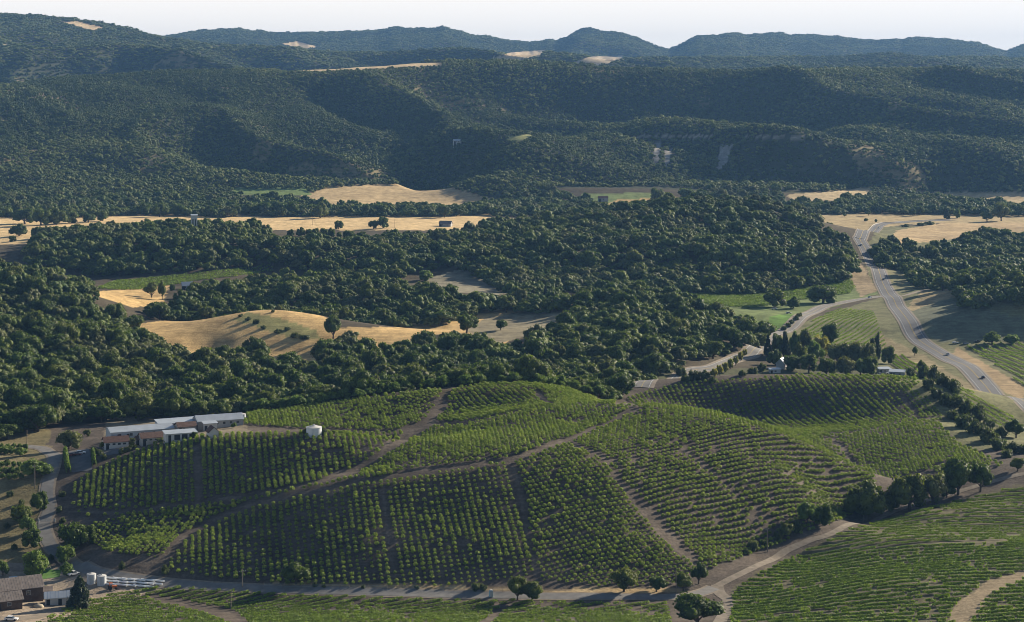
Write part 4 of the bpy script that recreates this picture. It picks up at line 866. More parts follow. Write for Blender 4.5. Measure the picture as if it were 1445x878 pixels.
# long white pipes stored in the yard
PIPEM = plain("white_pipe", (.74, .75, .76), .4, .08, 1)
pr = np.random.RandomState(3); pa0 = at(152, 829)[:2]
for q in range(17):
    px_ = 156 + (q // 3) * 13 + pr.uniform(-2, 2); py_ = 817 + (q % 3) * 4.4 + (q // 3) * .75
    p = at(px_, py_); t = root("irrigation_pipe", p[0], p[1], math.radians(-21 + pr.uniform(-3, 3)), "long white pipe lying in the rows stored beside the asphalt road", "pipe", "white pipes stored in the yard")
    a = Acc(); l_ = pr.uniform(2.4, 3.4)
    n_ = 10; tt = np.linspace(0, 2 * math.pi, n_, endpoint=False); ring = np.stack([np.zeros(n_), np.cos(tt) * .34, np.sin(tt) * .34 + .36], 1); ri = np.stack([np.zeros(n_), np.cos(tt) * .28, np.sin(tt) * .28 + .36], 1)
    V = np.vstack([ring - [l_, 0, 0], ring + [l_, 0, 0], ri - [l_, 0, 0], ri + [l_, 0, 0]])
    fq = []
    for i in range(n_):
        j = (i + 1) % n_; fq += [[i, j, n_ + j, n_ + i], [2 * n_ + i, 3 * n_ + i, 3 * n_ + j, 2 * n_ + j], [i, 2 * n_ + i, 2 * n_ + j, j], [n_ + i, n_ + j, 3 * n_ + j, 3 * n_ + i]]
    a.add(V, fq); part("tube", a, PIPEM, t)
    a = Acc(); boxf(a, -l_ * .7, -l_ * .7 + .15, -.4, .4, -.25, .02); boxf(a, l_ * .7, l_ * .7 + .15, -.4, .4, -.25, .02); part("bearer", a, POLEM, t)
# wire fence along the asphalt road
fl = along([(372, 828), (440, 829.5), (520, 831), (600, 833), (680, 835), (735, 836.5)], 3.2)
fr = root("wire_fence", 0, 0, 0, "low wire fence on wooden posts along the uphill side of the road", "fence", z=0)
a = Acc()
for k, q in enumerate(fl):
    b_ = Acc(); zz = float(hz(q[0], q[1])); tube(b_, (q[0], q[1], zz - .3), (q[0], q[1], zz + 1.3), .06, .05, 5); part("post", b_, POLEM, fr)
    if k:
        w0 = fl[k - 1]; z0 = float(hz(w0[0], w0[1]))
        for h_ in (.4, .8, 1.2): tube(a, (w0[0], w0[1], z0 + h_), (q[0], q[1], zz + h_), .012, .012, 3)
part("wire", a, STEELR, fr)
# guard rail on the outside of the highway curve
gl = HIGH[np.nonzero((HIGH[:, 1] > 2080))[0]]; tg = np.gradient(gl, axis=0); tg /= np.linalg.norm(tg, axis=1, keepdims=True); gl = gl + np.stack([-tg[:, 1], tg[:, 0]], 1) * 7.4
gr_ = root("guard_rail", 0, 0, 0, "pale guard rail following the outside of the highway curve", "guard rail", z=0)
a = Acc(); b_ = Acc(); zz = hz(gl[:, 0], gl[:, 1])
for k in range(len(gl) - 1):
    p0, p1 = gl[k], gl[k + 1]; n_ = np.array([-tg[k, 1], tg[k, 0]]) * .08
    V = [(*(p0 - n_), zz[k] + .35), (*(p0 + n_), zz[k] + .35), (*(p0 + n_), zz[k] + 1.0), (*(p0 - n_), zz[k] + 1.0), (*(p1 - n_), zz[k + 1] + .35), (*(p1 + n_), zz[k + 1] + .35), (*(p1 + n_), zz[k + 1] + 1.0), (*(p1 - n_), zz[k + 1] + 1.0)]
    a.add(V, [[0, 4, 7, 3], [1, 2, 6, 5], [3, 7, 6, 2], [0, 1, 5, 4]])
    tube(b_, (p0[0], p0[1], zz[k] - .3), (p0[0], p0[1], zz[k] + .9), .1, .1, 5)
part("rail", a, WHITE, gr_); part("posts", b_, POLEM, gr_)["kind"] = "stuff"

# ------------------------------------------------------------------ vehicles
TYRE = plain("tyre_rubber", (.02, .02, .02), .9, .1, 3); LAMP = plain("lamp_glass", (.6, .6, .58), .2, .05, 3); REDL = plain("tail_lamp", (.35, .02, .02), .3, .05, 3)
PAINT = {}
def paint(c):
    if c not in PAINT: PAINT[c] = plain("car_paint_%d" % len(PAINT), c, .3, .04, 2, .2, .6)
    return PAINT[c]
def car(name, pos, rot, col, label, cat="car", van=False, pick=False, lift=.3):
    r = root(name, pos[0], pos[1], rot, label, cat, dz=lift); m = paint(col)
    h = 1.0 if van else .92
    prof = [(-2.2, .35), (2.2, .35), (2.25, .62), (2.15, .78), (1.1, h), (-1.75, h + .04), (-2.2, .88), (-2.28, .6)]
    def prism(prof, w, w2=None):
        a = Acc(); n_ = len(prof); w2 = w if w2 is None else w2
        zm = max(z for _, z in prof); V = [(x, -(w if z < zm - .05 else w2), z) for x, z in prof] + [(x, (w if z < zm - .05 else w2), z) for x, z in prof]
        a.add(V, [[i, (i + 1) % n_, n_ + (i + 1) % n_, n_ + i][::-1] for i in range(n_)])
        for s in (0, n_): a.add(V, [[s, s + i, s + i + 1] if s == 0 else [s, s + i + 1, s + i] for i in range(1, n_ - 1)])
        return a
    part("body", prism(prof, .88), m, r)
    cab = [(1.0, h + .002), (.35, h + .5), (-1.3, h + .52), (-1.9, h + .05)] if not van else [(1.5, h + .002), (.9, h + .85), (-2.1, h + .9), (-2.2, h + .05)]
    if pick: cab = [(1.0, h + .002), (.45, h + .62), (-.5, h + .62), (-.62, h + .05)]
    part("cabin", prism(cab, .80, .64 if not van else .74), GLASS, r)
    top = max(z for _, z in cab); xs_ = [x for x, z in cab if z > top - .1]
    a = Acc(); boxf(a, min(xs_) - .02, max(xs_) + .02, -.66 if not van else -.76, .66 if not van else .76, top + .003, top + .05); part("roof", a, m, r)
    for x in (-1.38, 1.38):
        for s in (-1, 1):
            a = Acc(); n_ = 14; tt = np.linspace(0, 2 * math.pi, n_, endpoint=False)
            V = [(x + math.cos(t) * .34, s * .72, .34 + math.sin(t) * .34) for t in tt] + [(x + math.cos(t) * .34, s * .92, .34 + math.sin(t) * .34) for t in tt]
            a.add(V, [[i, (i + 1) % n_, n_ + (i + 1) % n_, n_ + i] for i in range(n_)]); a.add(V, [[n_, n_ + i, n_ + i + 1] for i in range(1, n_ - 1)])
            part("wheel", a, TYRE, r)
    for s in (-1, 1):
        a = Acc(); boxf(a, 2.17, 2.27, s * .65 - .17, s * .65 + .17, .62, .76); part("headlight", a, LAMP, r)
        a = Acc(); boxf(a, -2.29, -2.2, s * .68 - .14, s * .68 + .14, .66, .82); part("tail_light", a, REDL, r)
    return r
def on_line(line, k, off):
    t = line[min(k + 1, len(line) - 1)] - line[k]; t = t / np.linalg.norm(t); n_ = np.array([-t[1], t[0]]); q = line[k] + n_ * off
    return q, math.atan2(t[1], t[0])
def car_on(line, px, py, off, flip, *a_, **k_):
    p = at(px, py, 950)[:2]; k = int(np.argmin(((line - p) ** 2).sum(1))); q, an = on_line(line, k, off)
    return car(a_[0], q, an + (math.pi if flip else 0), *a_[1:], **k_)
car_on(HIGH, 1387, 534, -2.4, False, "dark_car", (.02, .022, .026), "dark car on the straight of the highway, nearest the straw bank")
car_on(HIGH, 1335, 502, -2.4, False, "silver_car", (.55, .56, .57), "silver car on the highway beside the straw bank")
car_on(HIGH, 1250, 395, -2.4, False, "white_car", (.75, .75, .74), "white car on the shaded highway stretch above the junction")
car_on(HIGH, 1213, 346, 2.4, True, "white_van", (.78, .78, .76), "white van on the highway at the foot of the curve", "van", van=True)
car_on(HIGH, 1241, 322, -2.4, False, "white_truck", (.76, .76, .74), "white pickup truck on the highway curve", "truck", pick=True)
car_on(SIDE, 1234, 421, 1.8, True, "blue_car", (.30, .40, .50), "pale blue car on the side road just before the highway")
for px, py, c_, l, kw in ((1348, 485, (.74, .74, .72), "white car parked at the left end beside the field right of the highway", {}), (1363, 486, (.20, .24, .32), "blue grey car parked between two others right of the highway", {}), (1379, 483, (.05, .05, .06), "black pickup parked nearest the round trees right of the highway", dict(pick=True)),
        (1093, 437, (.78, .78, .77), "white van parked under the oaks beside the green lawn", dict(van=True)), (1113, 443, (.6, .6, .6), "silver car parked by the far edge of the green lawn", {}),
        (1243, 530, (.75, .75, .73), "white car parked in the yard left of the pale workshop", {}), (1256, 528, (.70, .71, .72), "silver pickup parked in the yard between the two pale roofs", dict(pick=True)),
        (101, 644, (.16, .03, .025), "dark red car at the left end of the hedged parking lot", {}), (108, 643, (.12, .03, .03), "maroon pickup in the hedged parking lot", dict(pick=True)), (113.5, 641, (.62, .63, .64), "silver car at the back of the hedged parking lot", {}),
        (16, 876, (.78, .78, .77), "white car at the bottom edge of the farm yard", {}), (2, 857, (.72, .74, .76), "white pickup beside the lower barn wing", dict(pick=True)), (21, 822, (.50, .58, .66), "pale blue van parked behind the old brown barn", dict(van=True)), (104, 812, (.76, .76, .75), "white pickup parked beside the round yard tree", dict(pick=True))):
    p = at(px, py, 1000 if 1000 < px and py < 600 else None); car("parked_" + ("van" if kw.get("van") else "pickup" if kw.get("pick") else "car"), p, rnd.uniform(-.5, .5) + (.4 if px < 200 else .1), c_, l, "van" if kw.get("van") else "truck" if kw.get("pick") else "car", lift=.08, **kw)
# orange tractor in the yard
ORANGE = plain("orange_paint", (.50, .13, .03), .5, .15, 2)
p = at(158, 832); t = root("farm_tractor", p[0], p[1], .3, "orange tractor standing in the yard below the white pipes", "tractor")
a = Acc(); boxf(a, .1, 1.8, -.38, .38, .7, 1.35); part("bonnet", a, ORANGE, t)
a = Acc(); boxf(a, -1.0, .1, -.5, .5, .6, 1.1); part("chassis", a, ORANGE, t)
a = Acc(); boxf(a, -.9, -.3, -.3, .3, 1.102, 1.5); part("seat", a, DARK, t)
a = Acc()
for x in (-.9, .05):
    for y in (-.48, .48): tube(a, (x, y, 1.1), (x, y, 2.3), .04, .04, 5)
boxf(a, -1.05, .2, -.6, .6, 2.3, 2.38); part("canopy", a, ORANGE, t)
for x, rr in ((-.7, .75), (1.4, .45)):
    for s in (-1, 1):
        a = Acc(); n_ = 16; tt = np.linspace(0, 2 * math.pi, n_, endpoint=False)
        V = [(x + math.cos(q) * rr, s * .55, rr + math.sin(q) * rr) for q in tt] + [(x + math.cos(q) * rr, s * .95, rr + math.sin(q) * rr) for q in tt]
        a.add(V, [[i, (i + 1) % n_, n_ + (i + 1) % n_, n_ + i] for i in range(n_)]); a.add(V, [[n_, n_ + i, n_ + i + 1] for i in range(1, n_ - 1)]); a.add(V, [[0, i + 1, i] for i in range(1, n_ - 1)]); part("wheel", a, TYRE, t)
# straw-coloured heap under a tarpaulin
p = at(54, 857); TARP = plain("beige_tarpaulin", (.36, .31, .23), .8, .15, 1)
V = ICO2[0].copy(); V[:, 2] = np.maximum(V[:, 2], -.2); V = V * np.array([1.9, 1.4, 1.3]) * (1 + .08 * np.sin(V[:, 0:1] * 7 + V[:, 1:2] * 5)); a = Acc(); a.add(V, ICO2[1])
o = link("covered_heap", a.mesh("covered_heap", TARP, True)); o.location = p; tag(o, "beige tarpaulin-covered heap beside the white shed in the farm yard", "heap")
# parking lot
def pad(name, pts, m, lift):
    W_ = np.array([at(*q)[:2] for q in pts]); n_ = 12
    g = [(W_[0] * (1 - i / n_) + W_[1] * (i / n_)) * (1 - j / n_) + (W_[3] * (1 - i / n_) + W_[2] * (i / n_)) * (j / n_) for i in range(n_ + 1) for j in range(n_ + 1)]
    g = np.array(g); V = np.column_stack([g, hz(g[:, 0], g[:, 1]) + lift]); i = np.arange(n_)[:, None] * (n_ + 1) + np.arange(n_); Fq = np.stack([i, i + n_ + 1, i + n_ + 2, i + 1], -1).reshape(-1, 4)
    a, b, c_ = V[Fq[0][0]], V[Fq[0][1]], V[Fq[0][2]]
    if np.cross(b - a, c_ - a)[2] < 0: Fq = Fq[:, ::-1]
    tag(link(name, mesh_np(name, V, [(Fq, 0)], m, True)), kind="structure")
pad("parking_lot", [(98, 667), (130, 664), (125, 634), (97, 637)], ASPH, .12)
pad("parking_lot", [(140, 645), (170, 640), (172, 633), (152, 634)], ASPH, .12)
pad("lawn", [(47, 818), (84, 814), (86, 804), (60, 803)], plain("lawn_grass", (.075, .17, .028), .95, .2, 1.5), .06)

# ------------------------------------------------------------------ trees and shrubs standing on their own
LIGHTG = leaf_mat("light_green_leaves", [(.085, .135, .030), (.10, .15, .035), (.115, .16, .04)], .35, .4)
OLIVEL = leaf_mat("olive_leaves", [(.085, .10, .038), (.10, .115, .045), (.12, .125, .045)], .3, .4)
YELLOWL = leaf_mat("yellow_green_leaves", [(.20, .20, .05), (.24, .22, .055), (.17, .19, .05)], .35, .4)
CONEL = leaf_mat("conifer_needles", [(.022, .036, .018), (.030, .046, .024)], .15, .4)
SHRUBL = leaf_mat("shrub_leaves", [(.045, .060, .024), (.06, .08, .03), (.08, .095, .036)], .3, .45)
def variants(nm, m, n_, **kw): return [crown_mesh("%s_%d" % (nm, k), m, 700 + k * 7 + len(nm), **kw) for k in range(n_)]
KIND = {
    "oak": ("oak_tree", OAKS, OAKT), "light": ("leafy_tree", variants("leafy_crown", LIGHTG, 3, lobes=22, leaves=110, leaf=.46, icos=ICO2, base=-.3, Hc=8.0), OAKT),
    "low": ("oak_tree", variants("low_oak_crown", OAKM, 4, base=-.6, Hc=8.2, lobes=26, leaves=110, leaf=.5, core=.86, icos=ICO2), OAKT),
    "olive": ("grey_green_tree", variants("grey_green_crown", OLIVEL, 3, lobes=20, leaves=110, leaf=.46, icos=ICO2, base=-.3, Hc=8.0), OAKT),
    "yellow": ("yellowing_tree", variants("yellowing_crown", YELLOWL, 3, lobes=20, leaves=110, leaf=.46, icos=ICO2, base=-.3, Hc=8.0), OAKT),
    "cone": ("conifer_tree", variants("conifer_crown", CONEL, 3, shape="cone", Hc=9, base=.6, lobes=44, leaves=45, leaf=.7), OAKT),
    "cypress": ("cypress_tree", variants("cypress_crown", CONEL, 2, shape="tall", Hc=11, base=.2, lobes=26, leaves=50, leaf=.6), OAKT),
    "round": ("young_tree", variants("young_crown", LIGHTG, 3, base=.8, Hc=7.0, lobes=20, leaves=60, leaf=.7), OAKT)}
SHRUB = variants("shrub", SHRUBL, 4, shape="ball", base=-.8, Hc=7, lobes=14, leaves=60, leaf=.7)
SHRUBY = variants("pale_shrub", YELLOWL, 2, shape="ball", base=-.8, Hc=7, lobes=14, leaves=60, leaf=.7)
cntk = [0]
def tree(kind, px, py, w, h, label, group=None, dmin=None):
    cntk[0] += 1; k = cntk[0]; p = at(px, py, dmin); d = p[1]; nm, cr, tk = KIND[kind]
    s = w * d / F / 10.6; full = {"cone": 9.8, "cypress": 11.0, "round": 7.8}.get(kind, 7.9); sz = h * d / F / full
    return place_tree(nm, k, p[0], d, s, sz, (k * 2.4) % 6.28, label, group, "tree", cr, tk)
def shrub(px, py, w, h, label, group=None, dmin=None, pale=False):
    cntk[0] += 1; k = cntk[0]; p = at(px, py, dmin); d = p[1]; v = SHRUBY if pale else SHRUB
    o = link("shrub", v[k % len(v)]); o.location = p; s = w * d / F / 10.4; o.scale = (s, s, h * d / F / 5.2); o.rotation_euler = (0, 0, k * 2.4)
    return tag(o, label, "shrub", group)
OK_ = [
    ("oak", 418, 824, 42, 30, "round dark oak alone at the road's edge below the left vine rows"),
    ("oak", 730, 847, 32, 36, "tall dark oak beside the road, taller of the pair near the portable toilet"), ("oak", 751, 849, 30, 29, "lower dark oak beside the road, shorter of the pair near the portable toilet"),
    ("oak", 880, 835, 43, 34, "broad round oak alone above the road shadow, left of the smaller ones"), ("oak", 927, 835, 30, 22, "small round oak between the broad oak and the utility pole"),
    ("oak", 964, 834, 30, 26, "small oak standing right behind the junction utility pole"), ("oak", 986, 824, 26, 30, "oak on the bank directly above the road junction"),
    ("oak", 984, 884, 74, 48, "large dark oak below the road junction at the bottom of the view"),
    ("low", 1111, 755, 24, 20, "small oak beside the road left of the roadside tree row"), ("light", 1140, 739, 36, 33, "bright green tree with broad crown at the left end of the roadside row"), ("low", 1163, 741, 30, 32, "dark tree touching the bright green one in the roadside row"),
    ("low", 1221, 731, 60, 56, "largest oak of the roadside row with a utility pole before it"), ("low", 1257, 720, 28, 32, "narrow oak squeezed between the two widest roadside oaks"), ("low", 1284, 720, 62, 54, "wide oak with sunlit right side in the roadside row"),
    ("olive", 1318, 712, 44, 54, "grey green tall tree in the middle of the roadside row"), ("oak", 1352, 698, 52, 54, "tall oak with a visible trunk near the right end of the roadside row"), ("oak", 1383, 694, 38, 42, "last oak at the right end of the roadside row"), ("low", 1336, 702, 26, 22, "low oak under the tall trees of the roadside row"),
    ("oak", 1434, 618, 30, 26, "dark oak above the brushy bank left of the highway"), ("oak", 1436, 665, 26, 20, "dark bush-like oak at the end of the far vineyard by the track"),
    ("low", 101, 772, 54, 40, "wide dark oak leaning over the driveway bend"), ("low", 124, 770, 30, 30, "dark oak touching the vines beside the driveway bend"), ("light", 92, 794, 28, 28, "light green tree beside the driveway mouth"),
    ("light", 48, 813, 46, 40, "drooping bright green willow-like tree beside the lawn"), ("light", 94, 813, 22, 20, "small green tree at the right end of the lawn"), ("cone", 112, 858, 38, 46, "dark conifer standing in front of the white shed"),
    ("low", 45, 772, 30, 28, "tree on the left side of the driveway below the gate"), ("light", 40, 752, 26, 24, "sunlit tree left of the white gate"), ("low", 28, 738, 36, 30, "dark spreading oak left of the driveway above the gate"), ("low", 57, 722, 28, 30, "dark oak touching the driveway above the gate"),
    ("light", 50, 674, 46, 27, "broad flat-topped green tree beside the driveway utility pole"), ("olive", 98, 634, 38, 27, "pale olive tree at the top of the driveway"), ("olive", 123, 616, 12, 12, "small pale tree at the forest edge behind the parking lot"), ("light", 29, 644, 24, 14, "green tree at the head of the orchard beside the driveway top"), ("light", 8, 640, 26, 12, "green orchard tree at the left edge above the small field"),
    ("olive", 226, 626, 12, 10, "grey green tree between the tiled house and the open shed"), ("oak", 188, 634, 13, 9, "dark low tree right in front of the gap beside the white house"), ("olive", 246, 607, 9, 11, "slim pale tree behind the open shed roof"), ("oak", 274, 618, 10, 9, "dark bushy tree at the right end of the open shed"), ("light", 330, 604, 9, 8, "small green tree before the right end of the grey barn"), ("oak", 146, 634, 12, 11, "dark tree at the left gable of the white house"), ("low", 62, 838, 14, 13, "dark tree wedged between the old barn and the white shed"), ("low", 30, 832, 22, 16, "dark tree rising behind the old barn roof"),
    ("yellow", 279, 605, 11, 14, "small yellow green tree between the winery shed and the grey barn"), ("olive", 186, 627, 14, 11, "pale tree in front of the red tiled house"), ("olive", 208, 616, 10, 11, "pale tree by the pale warehouse wall"), ("oak", 172, 618, 14, 12, "dark tree between the warehouse and the white house"), ("olive", 152, 626, 11, 11, "small pale tree behind the white house with the dark red roof"),
    ("light", 4, 812, 20, 22, "green tree at the left edge behind the old barn"), ("low", 16, 834, 16, 14, "small tree hard by the old barn roof"),
    ("low", 1092, 433, 36, 27, "large oak over the white van beside the lawn"), ("low", 1120, 435, 20, 17, "smaller oak at the corner of the bright green field"), ("low", 1161, 428, 46, 30, "spreading oak alone at the near edge of the bright green field"),
    ("oak", 1291, 503, 9, 14, "lone small tree on the straw bank left of the highway"), ("light", 1400, 486, 27, 19, "round green tree behind the parked cars, larger of the pair"), ("light", 1427, 486, 24, 16, "round green tree behind the parked cars, smaller of the pair"),
    ("low", 478, 323, 14, 14, "lone round oak standing in the pale straw field"), ("low", 527, 323, 16, 13, "left half of the double oak in the pale straw field"), ("low", 540, 322, 18, 17, "right half of the double oak in the pale straw field"),
    ("oak", 214, 420, 22, 22, "tall bare-stemmed tree in the small straw meadow"), ("oak", 229, 423, 12, 26, "slim dark tree beside the bare-stemmed one in the straw meadow"), ("low", 243, 412, 9, 12, "small round tree right of the two meadow trees"),
    ("light", 600, 396, 24, 16, "bright green tree at the edge of the shaded clearing between the woods"), ("oak", 658, 470, 34, 28, "oak spreading over the foot of the shaded meadow"), ("oak", 707, 466, 20, 15, "brownish tree alone on the shaded meadow"), ("oak", 470, 478, 30, 34, "tall oak leaning over the right end of the straw hump"),
    ("yellow", 862, 424, 10, 12, "yellow tinged tree at the edge of the wooded mound"), ("cone", 770, 428, 14, 24, "dark conifer left of the yellow tinged tree"), ("cone", 752, 430, 18, 22, "dark dense conifer at the edge of the shaded meadow"),
    ("low", 927, 286, 25, 22, "big oak before the small straw field under the cliffs"), ("olive", 1019, 282, 16, 16, "pale tree on the skyline of the wooded hill, left of the pair"), ("olive", 1048, 282, 16, 17, "pale round tree on the skyline of the wooded hill, right of the pair"), ("low", 968, 282, 28, 20, "dark tree left of the pale pair above the wooded hill"),
]
for q in OK_:
    tree(*q, None, 1000 if q[2] < 560 and 430 < q[1] else (1000 if q[2] < 530 else None))
VAL = [(35, 316, 36, 24), (58, 318, 30, 26), (80, 317, 28, 24), (100, 315, 26, 20), (125, 314, 22, 14), (145, 312, 18, 15), (27, 333, 26, 18), (17, 341, 12, 10), (50, 337, 14, 18), (58, 336, 13, 17), (66, 336, 13, 18), (74, 335, 13, 18), (82, 335, 13, 17), (90, 334, 12, 16), (101, 333, 14, 16), (109, 332, 12, 13), (225, 306, 22, 20), (250, 305, 24, 20), (205, 304, 20, 18), (300, 306, 26, 18), (330, 305, 24, 18)]
for x, y, w, h in VAL: tree("low", x, y, w, h, "dark tree of the loose row along the pale fields at the valley's left end", "trees by the left valley fields", 2000)
for x, y, w, h in [(410, 335, 11, 12), (424, 334, 14, 14), (436, 334, 12, 13), (446, 334, 12, 13), (457, 335, 13, 14), (468, 335, 12, 14), (479, 336, 9, 10), (491, 338, 21, 14), (510, 339, 16, 13), (545, 337, 12, 13), (559, 338, 14, 14), (574, 337, 13, 12), (590, 336, 14, 11)]:
    tree("low", x, y, w, h, "rounded tree planted in a line along the near edge of the pale straw field", "line of rounded trees by the straw field", 1900)
for x, y, w, h in [(355, 304, 24, 20), (375, 304, 26, 22), (395, 304, 24, 20), (412, 305, 24, 22), (452, 308, 22, 24), (440, 303, 20, 17), (486, 303, 20, 15), (503, 303, 18, 14), (520, 306, 18, 18), (535, 304, 20, 19), (550, 303, 16, 15), (577, 303, 20, 13), (592, 303, 18, 14), (606, 304, 20, 16), (627, 307, 20, 20), (645, 304, 14, 12), (664, 303, 14, 16), (680, 302, 18, 15)]:
    tree("low", x, y, w, h, "dark oak of the tree line between the two straw fields", "tree line between the straw fields", 2300)
for kd, x, y, w, h in [("oak", 1225, 305, 10, 10), ("oak", 1263, 303, 14, 10), ("oak", 1277, 304, 11, 9), ("oak", 1288, 305, 10, 11), ("oak", 1298, 304, 14, 14), ("cone", 1336, 309, 10, 14), ("light", 1351, 308, 11, 14), ("light", 1369, 302, 9, 9), ("oak", 1393, 313, 22, 14), ("oak", 1413, 312, 24, 26), ("oak", 1430, 302, 14, 10), ("oak", 1205, 302, 8, 6), ("oak", 1236, 315, 5, 6), ("oak", 1192, 306, 6, 5), ("oak", 1440, 300, 14, 12), ("oak", 1222, 313, 7, 5)]:
    tree(kd, x, y, w, h, "small tree scattered over the dry fields around the highway curve", "scattered trees by the highway curve", 1900)
for kd, x, y, w, h in [("cone", 1084, 502, 14, 30), ("low", 1096, 503, 18, 34), ("cone", 1108, 505, 18, 38), ("light", 1121, 502, 18, 36), ("olive", 1137, 502, 18, 38), ("low", 1173, 484, 28, 30), ("low", 1094, 516, 22, 24), ("low", 1117, 523, 32, 26), ("low", 1141, 526, 30, 28), ("low", 1166, 529, 30, 26), ("olive", 1193, 531, 32, 28), ("low", 1229, 529, 28, 30), ("light", 1215, 530, 24, 24), ("low", 1254, 513, 22, 26), ("olive", 1184, 517, 38, 40), ("olive", 1209, 518, 40, 40), ("olive", 1225, 520, 26, 36), ("light", 1150, 512, 26, 34), ("low", 1130, 515, 24, 32)]:
    tree(kd, x, y, w, h, "tree of the tall mixed grove between the side road and the right vineyard", "trees of the mixed grove", 1040)
tree("yellow", 1133, 489, 14, 20, "yellowing tree top rising behind the dark conifers of the grove", None, 1040); tree("yellow", 1159, 505, 26, 36, "bright yellow green tree in the middle of the grove", None, 1040)
tree("cypress", 1231, 508, 9, 32, "slim dark cypress at the right end of the grove, shorter of the two", None, 1040); tree("cypress", 1239, 511, 10, 41, "slim dark cypress at the right end of the grove, taller of the two", None, 1040)
for x, y, w, h in [(1008, 533, 11, 15), (1015, 530, 11, 17), (1023, 526, 10, 16), (1031, 521, 10, 17), (1038, 516, 9, 15), (1045, 509, 9, 14), (1051, 503, 8, 12)]:
    tree("yellow", x, y, w, h, "small yellow green tree planted in a line beside the side road", "line of yellow green trees by the side road", 1000)
for k, x in enumerate(range(352, 905, 17)):
    dd = float(np.interp(x, FRONT[:, 0], FRONT[:, 1])) - 5 + (k % 3) * 3; X = (x - CX) / F * dd
    s = rnd.uniform(.55, .85); nm, cr, tk = KIND["round"]
    place_tree(nm, k, X, dd, s, s * rnd.uniform(.8, 1.1), k * 1.7, "lighter green tree in the row at the front edge of the wood", "lighter trees along the wood's front edge", "tree", cr, tk)
# shrubs
for x, y, w, h in [(1304, 533, 20, 20), (1318, 538, 20, 24), (1310, 548, 18, 16), (1345, 552, 26, 18), (1331, 545, 20, 18), (1335, 572, 26, 18), (1322, 560, 18, 15), (1350, 572, 24, 16), (1365, 584, 26, 20), (1380, 592, 28, 24), (1360, 604, 28, 22), (1345, 592, 20, 14), (1378, 612, 28, 20), (1395, 624, 30, 22), (1410, 634, 26, 18), (1395, 606, 20, 16), (1412, 616, 20, 14), (1428, 638, 22, 16), (1420, 648, 18, 12), (1442, 640, 18, 14), (1300, 520, 12, 12), (1285, 530, 14, 12)]:
    shrub(x, y, w, h, "dense green shrub on the brushy bank between vineyard and highway", "shrubs on the brushy bank", 860)
for x, y, w, h in [(672, 832, 15, 11), (682, 833, 12, 9), (445, 828, 9, 7), (457, 829, 7, 5), (512, 830, 7, 5), (588, 831, 8, 5), (172, 803, 10, 11), (233, 810, 12, 14), (1063, 775, 18, 15), (1098, 762, 14, 12), (1125, 750, 17, 16), (1052, 782, 10, 8), (1078, 770, 12, 10)]:
    shrub(x, y, w, h, "small dark shrub growing on the bank above the asphalt road", "shrubs along the road bank")
for x, y, w, h in [(432, 614, 11, 10), (456, 613, 13, 9), (470, 612, 7, 5)]: shrub(x, y, w, h, "low shrub growing beside the big white water tank", "shrubs beside the water tank")
for x, y, w, h in [(968, 538, 14, 10), (980, 536, 18, 14), (994, 535, 16, 13), (1004, 540, 13, 9), (960, 530, 16, 15), (1062, 528, 14, 10), (1075, 524, 14, 12), (1048, 530, 12, 8)]: shrub(x, y, w, h, "dark shrub at the edge of the lane left of the grove", "shrubs along the lane", 1000)
for x, y, w, h in [(1106, 466, 8, 7), (1112, 462, 8, 7), (1117, 457, 8, 6), (1123, 452, 9, 7), (1108, 472, 6, 5), (1128, 447, 9, 6)]: shrub(x, y, w, h, "clipped shrub on the rim of the green lawn by the side road", "shrubs on the lawn's rim", 1100)
for x, y, w, h in [(1242, 357, 20, 12), (1255, 362, 18, 12), (1243, 370, 16, 10), (1300, 318, 16, 4), (1312, 317, 16, 5), (1278, 320, 12, 4), (1247, 345, 14, 10), (1262, 348, 14, 9)]: shrub(x, y, w, h, "shrub growing along the inner side of the highway curve", "shrubs inside the highway curve", 1700)
for x, y, w, h in [(392, 470, 12, 6), (418, 476, 18, 7), (430, 478, 14, 6), (405, 466, 10, 5), (372, 464, 9, 5), (350, 452, 9, 5), (362, 456, 11, 6), (340, 447, 8, 4), (385, 441, 6, 4)]: shrub(x, y, w, h, "low green shrub growing on the straw coloured hump", "shrubs on the straw hump", 1150)
for x, y in [(172, 640), (180, 637), (140, 642), (135, 640), (146, 648), (88, 700), (84, 722), (20, 775), (10, 745), (14, 700), (30, 712), (72, 790), (88, 738), (10, 668), (24, 672), (38, 660), (10, 655)]: shrub(x, y, 11, 8, "small green garden shrub around the driveway and the winery yard", "shrubs around the driveway")
for kx in range(5):
    for ky, (y_, x0_) in enumerate(((634, 2), (641, 0), (659, 2), (667, 0), (676, 4))):
        if x0_ + kx * 8.5 < 38: tree("light", x0_ + kx * 8.5, y_, 9, 9, "small leafy orchard tree in the rows left of the driveway", "orchard trees by the driveway")
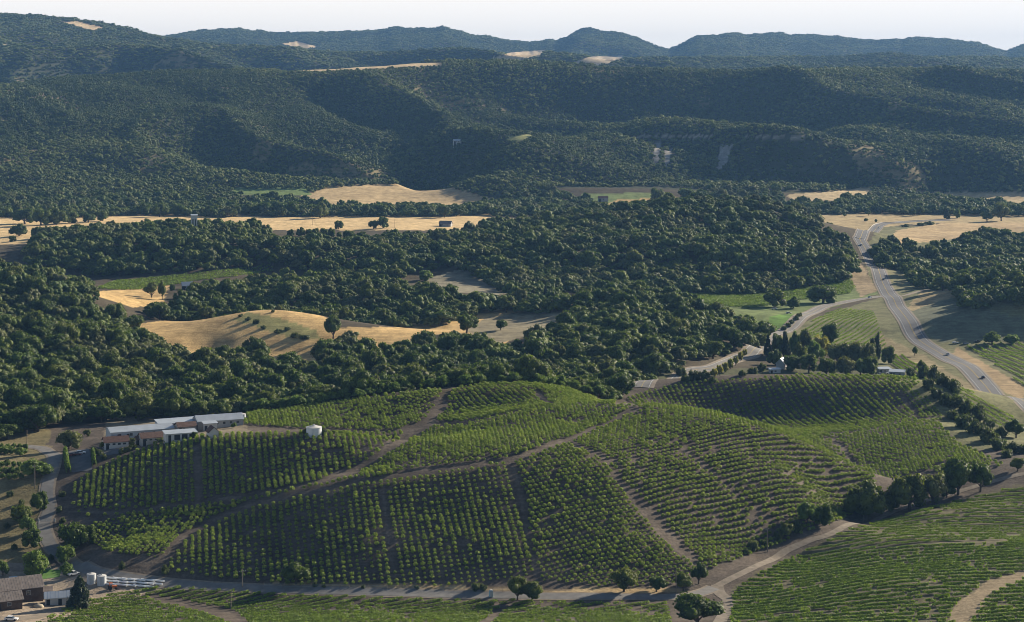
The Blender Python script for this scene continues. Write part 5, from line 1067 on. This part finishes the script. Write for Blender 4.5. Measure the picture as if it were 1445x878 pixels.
# two tall clipped hedges of the parking lot
def hedge(pts, hgt, wid, label):
    P = along(pts, .5); rng = np.random.RandomState(len(P)); k = len(P) * 60; i = rng.randint(0, len(P) - 1, k); t = (P[i + 1] - P[i]); t = t / np.linalg.norm(t, axis=1, keepdims=True)
    nrm = np.stack([-t[:, 1], t[:, 0]], 1); an = rng.uniform(-.2, math.pi + .2, k); x = P[i, 0] + nrm[:, 0] * np.cos(an) * wid / 2; y = P[i, 1] + nrm[:, 1] * np.cos(an) * wid / 2
    hh = np.maximum(np.sin(an), .05) ** .45 * hgt * rng.uniform(.25, 1, k) ** .4; Pn = np.stack([x, y, hz(x, y) + hh], 1); Nn = np.stack([nrm[:, 0] * np.cos(an), nrm[:, 1] * np.cos(an), np.sin(an)], 1)
    V, Fc = leaf_quads(Pn, Nn, .5, rng, .5); a = Acc(); a.add(V, Fc)
    o = link("hedge", a.mesh("hedge", LIGHTG)); tag(o, label, "hedge")
hedge([(97, 668), (94, 655), (92, 640)], 3.2, 1.8, "tall clipped hedge on the driveway side of the parking lot")
hedge([(133, 658), (132, 648), (131, 638)], 2.6, 1.5, "tall clipped hedge on the far side of the parking lot")

# ------------------------------------------------------------------ haze
def haze():
    m = bpy.data.materials.new("haze"); m.use_nodes = True; nt = m.node_tree; nt.nodes.clear()
    v = nt.nodes.new("ShaderNodeVolumePrincipled"); v.inputs["Density"].default_value = HAZE_DENSITY; v.inputs["Color"].default_value = (*HAZE_COLOR, 1); v.inputs["Anisotropy"].default_value = .2; m.cycles.volume_sampling = 'DISTANCE'
    o_ = nt.nodes.new("ShaderNodeOutputMaterial"); nt.links.new(v.outputs[0], o_.inputs["Volume"])
    x0, x1_, y0, y1_, z0, z1_ = -5200, 5200, -60, 14300, float(ZG.min()) - 1, max(float(ZG.max()), H) + 25
    V = [(x, y, z) for x in (x0, x1_) for y in (y0, y1_) for z in (z0, z1_)]
    me = bpy.data.meshes.new("haze"); me.from_pydata(V, [], [(0, 1, 3, 2), (4, 6, 7, 5), (0, 4, 5, 1), (2, 3, 7, 6), (0, 2, 6, 4), (1, 5, 7, 3)]); me.materials.append(m)
    tag(link("haze", me), kind="stuff")
haze()
if 0:
    print([(int(p), round(float(GPY[int((p-PX0)/(PX1-PX0)*(NU-1))].min()),1)) for p in (0,110,230,340,430,560,625,680,740,790,830,880,945,990,1040,1100,1215,1300,1420,1445)])
print("z range", ZG.min(), ZG.max())
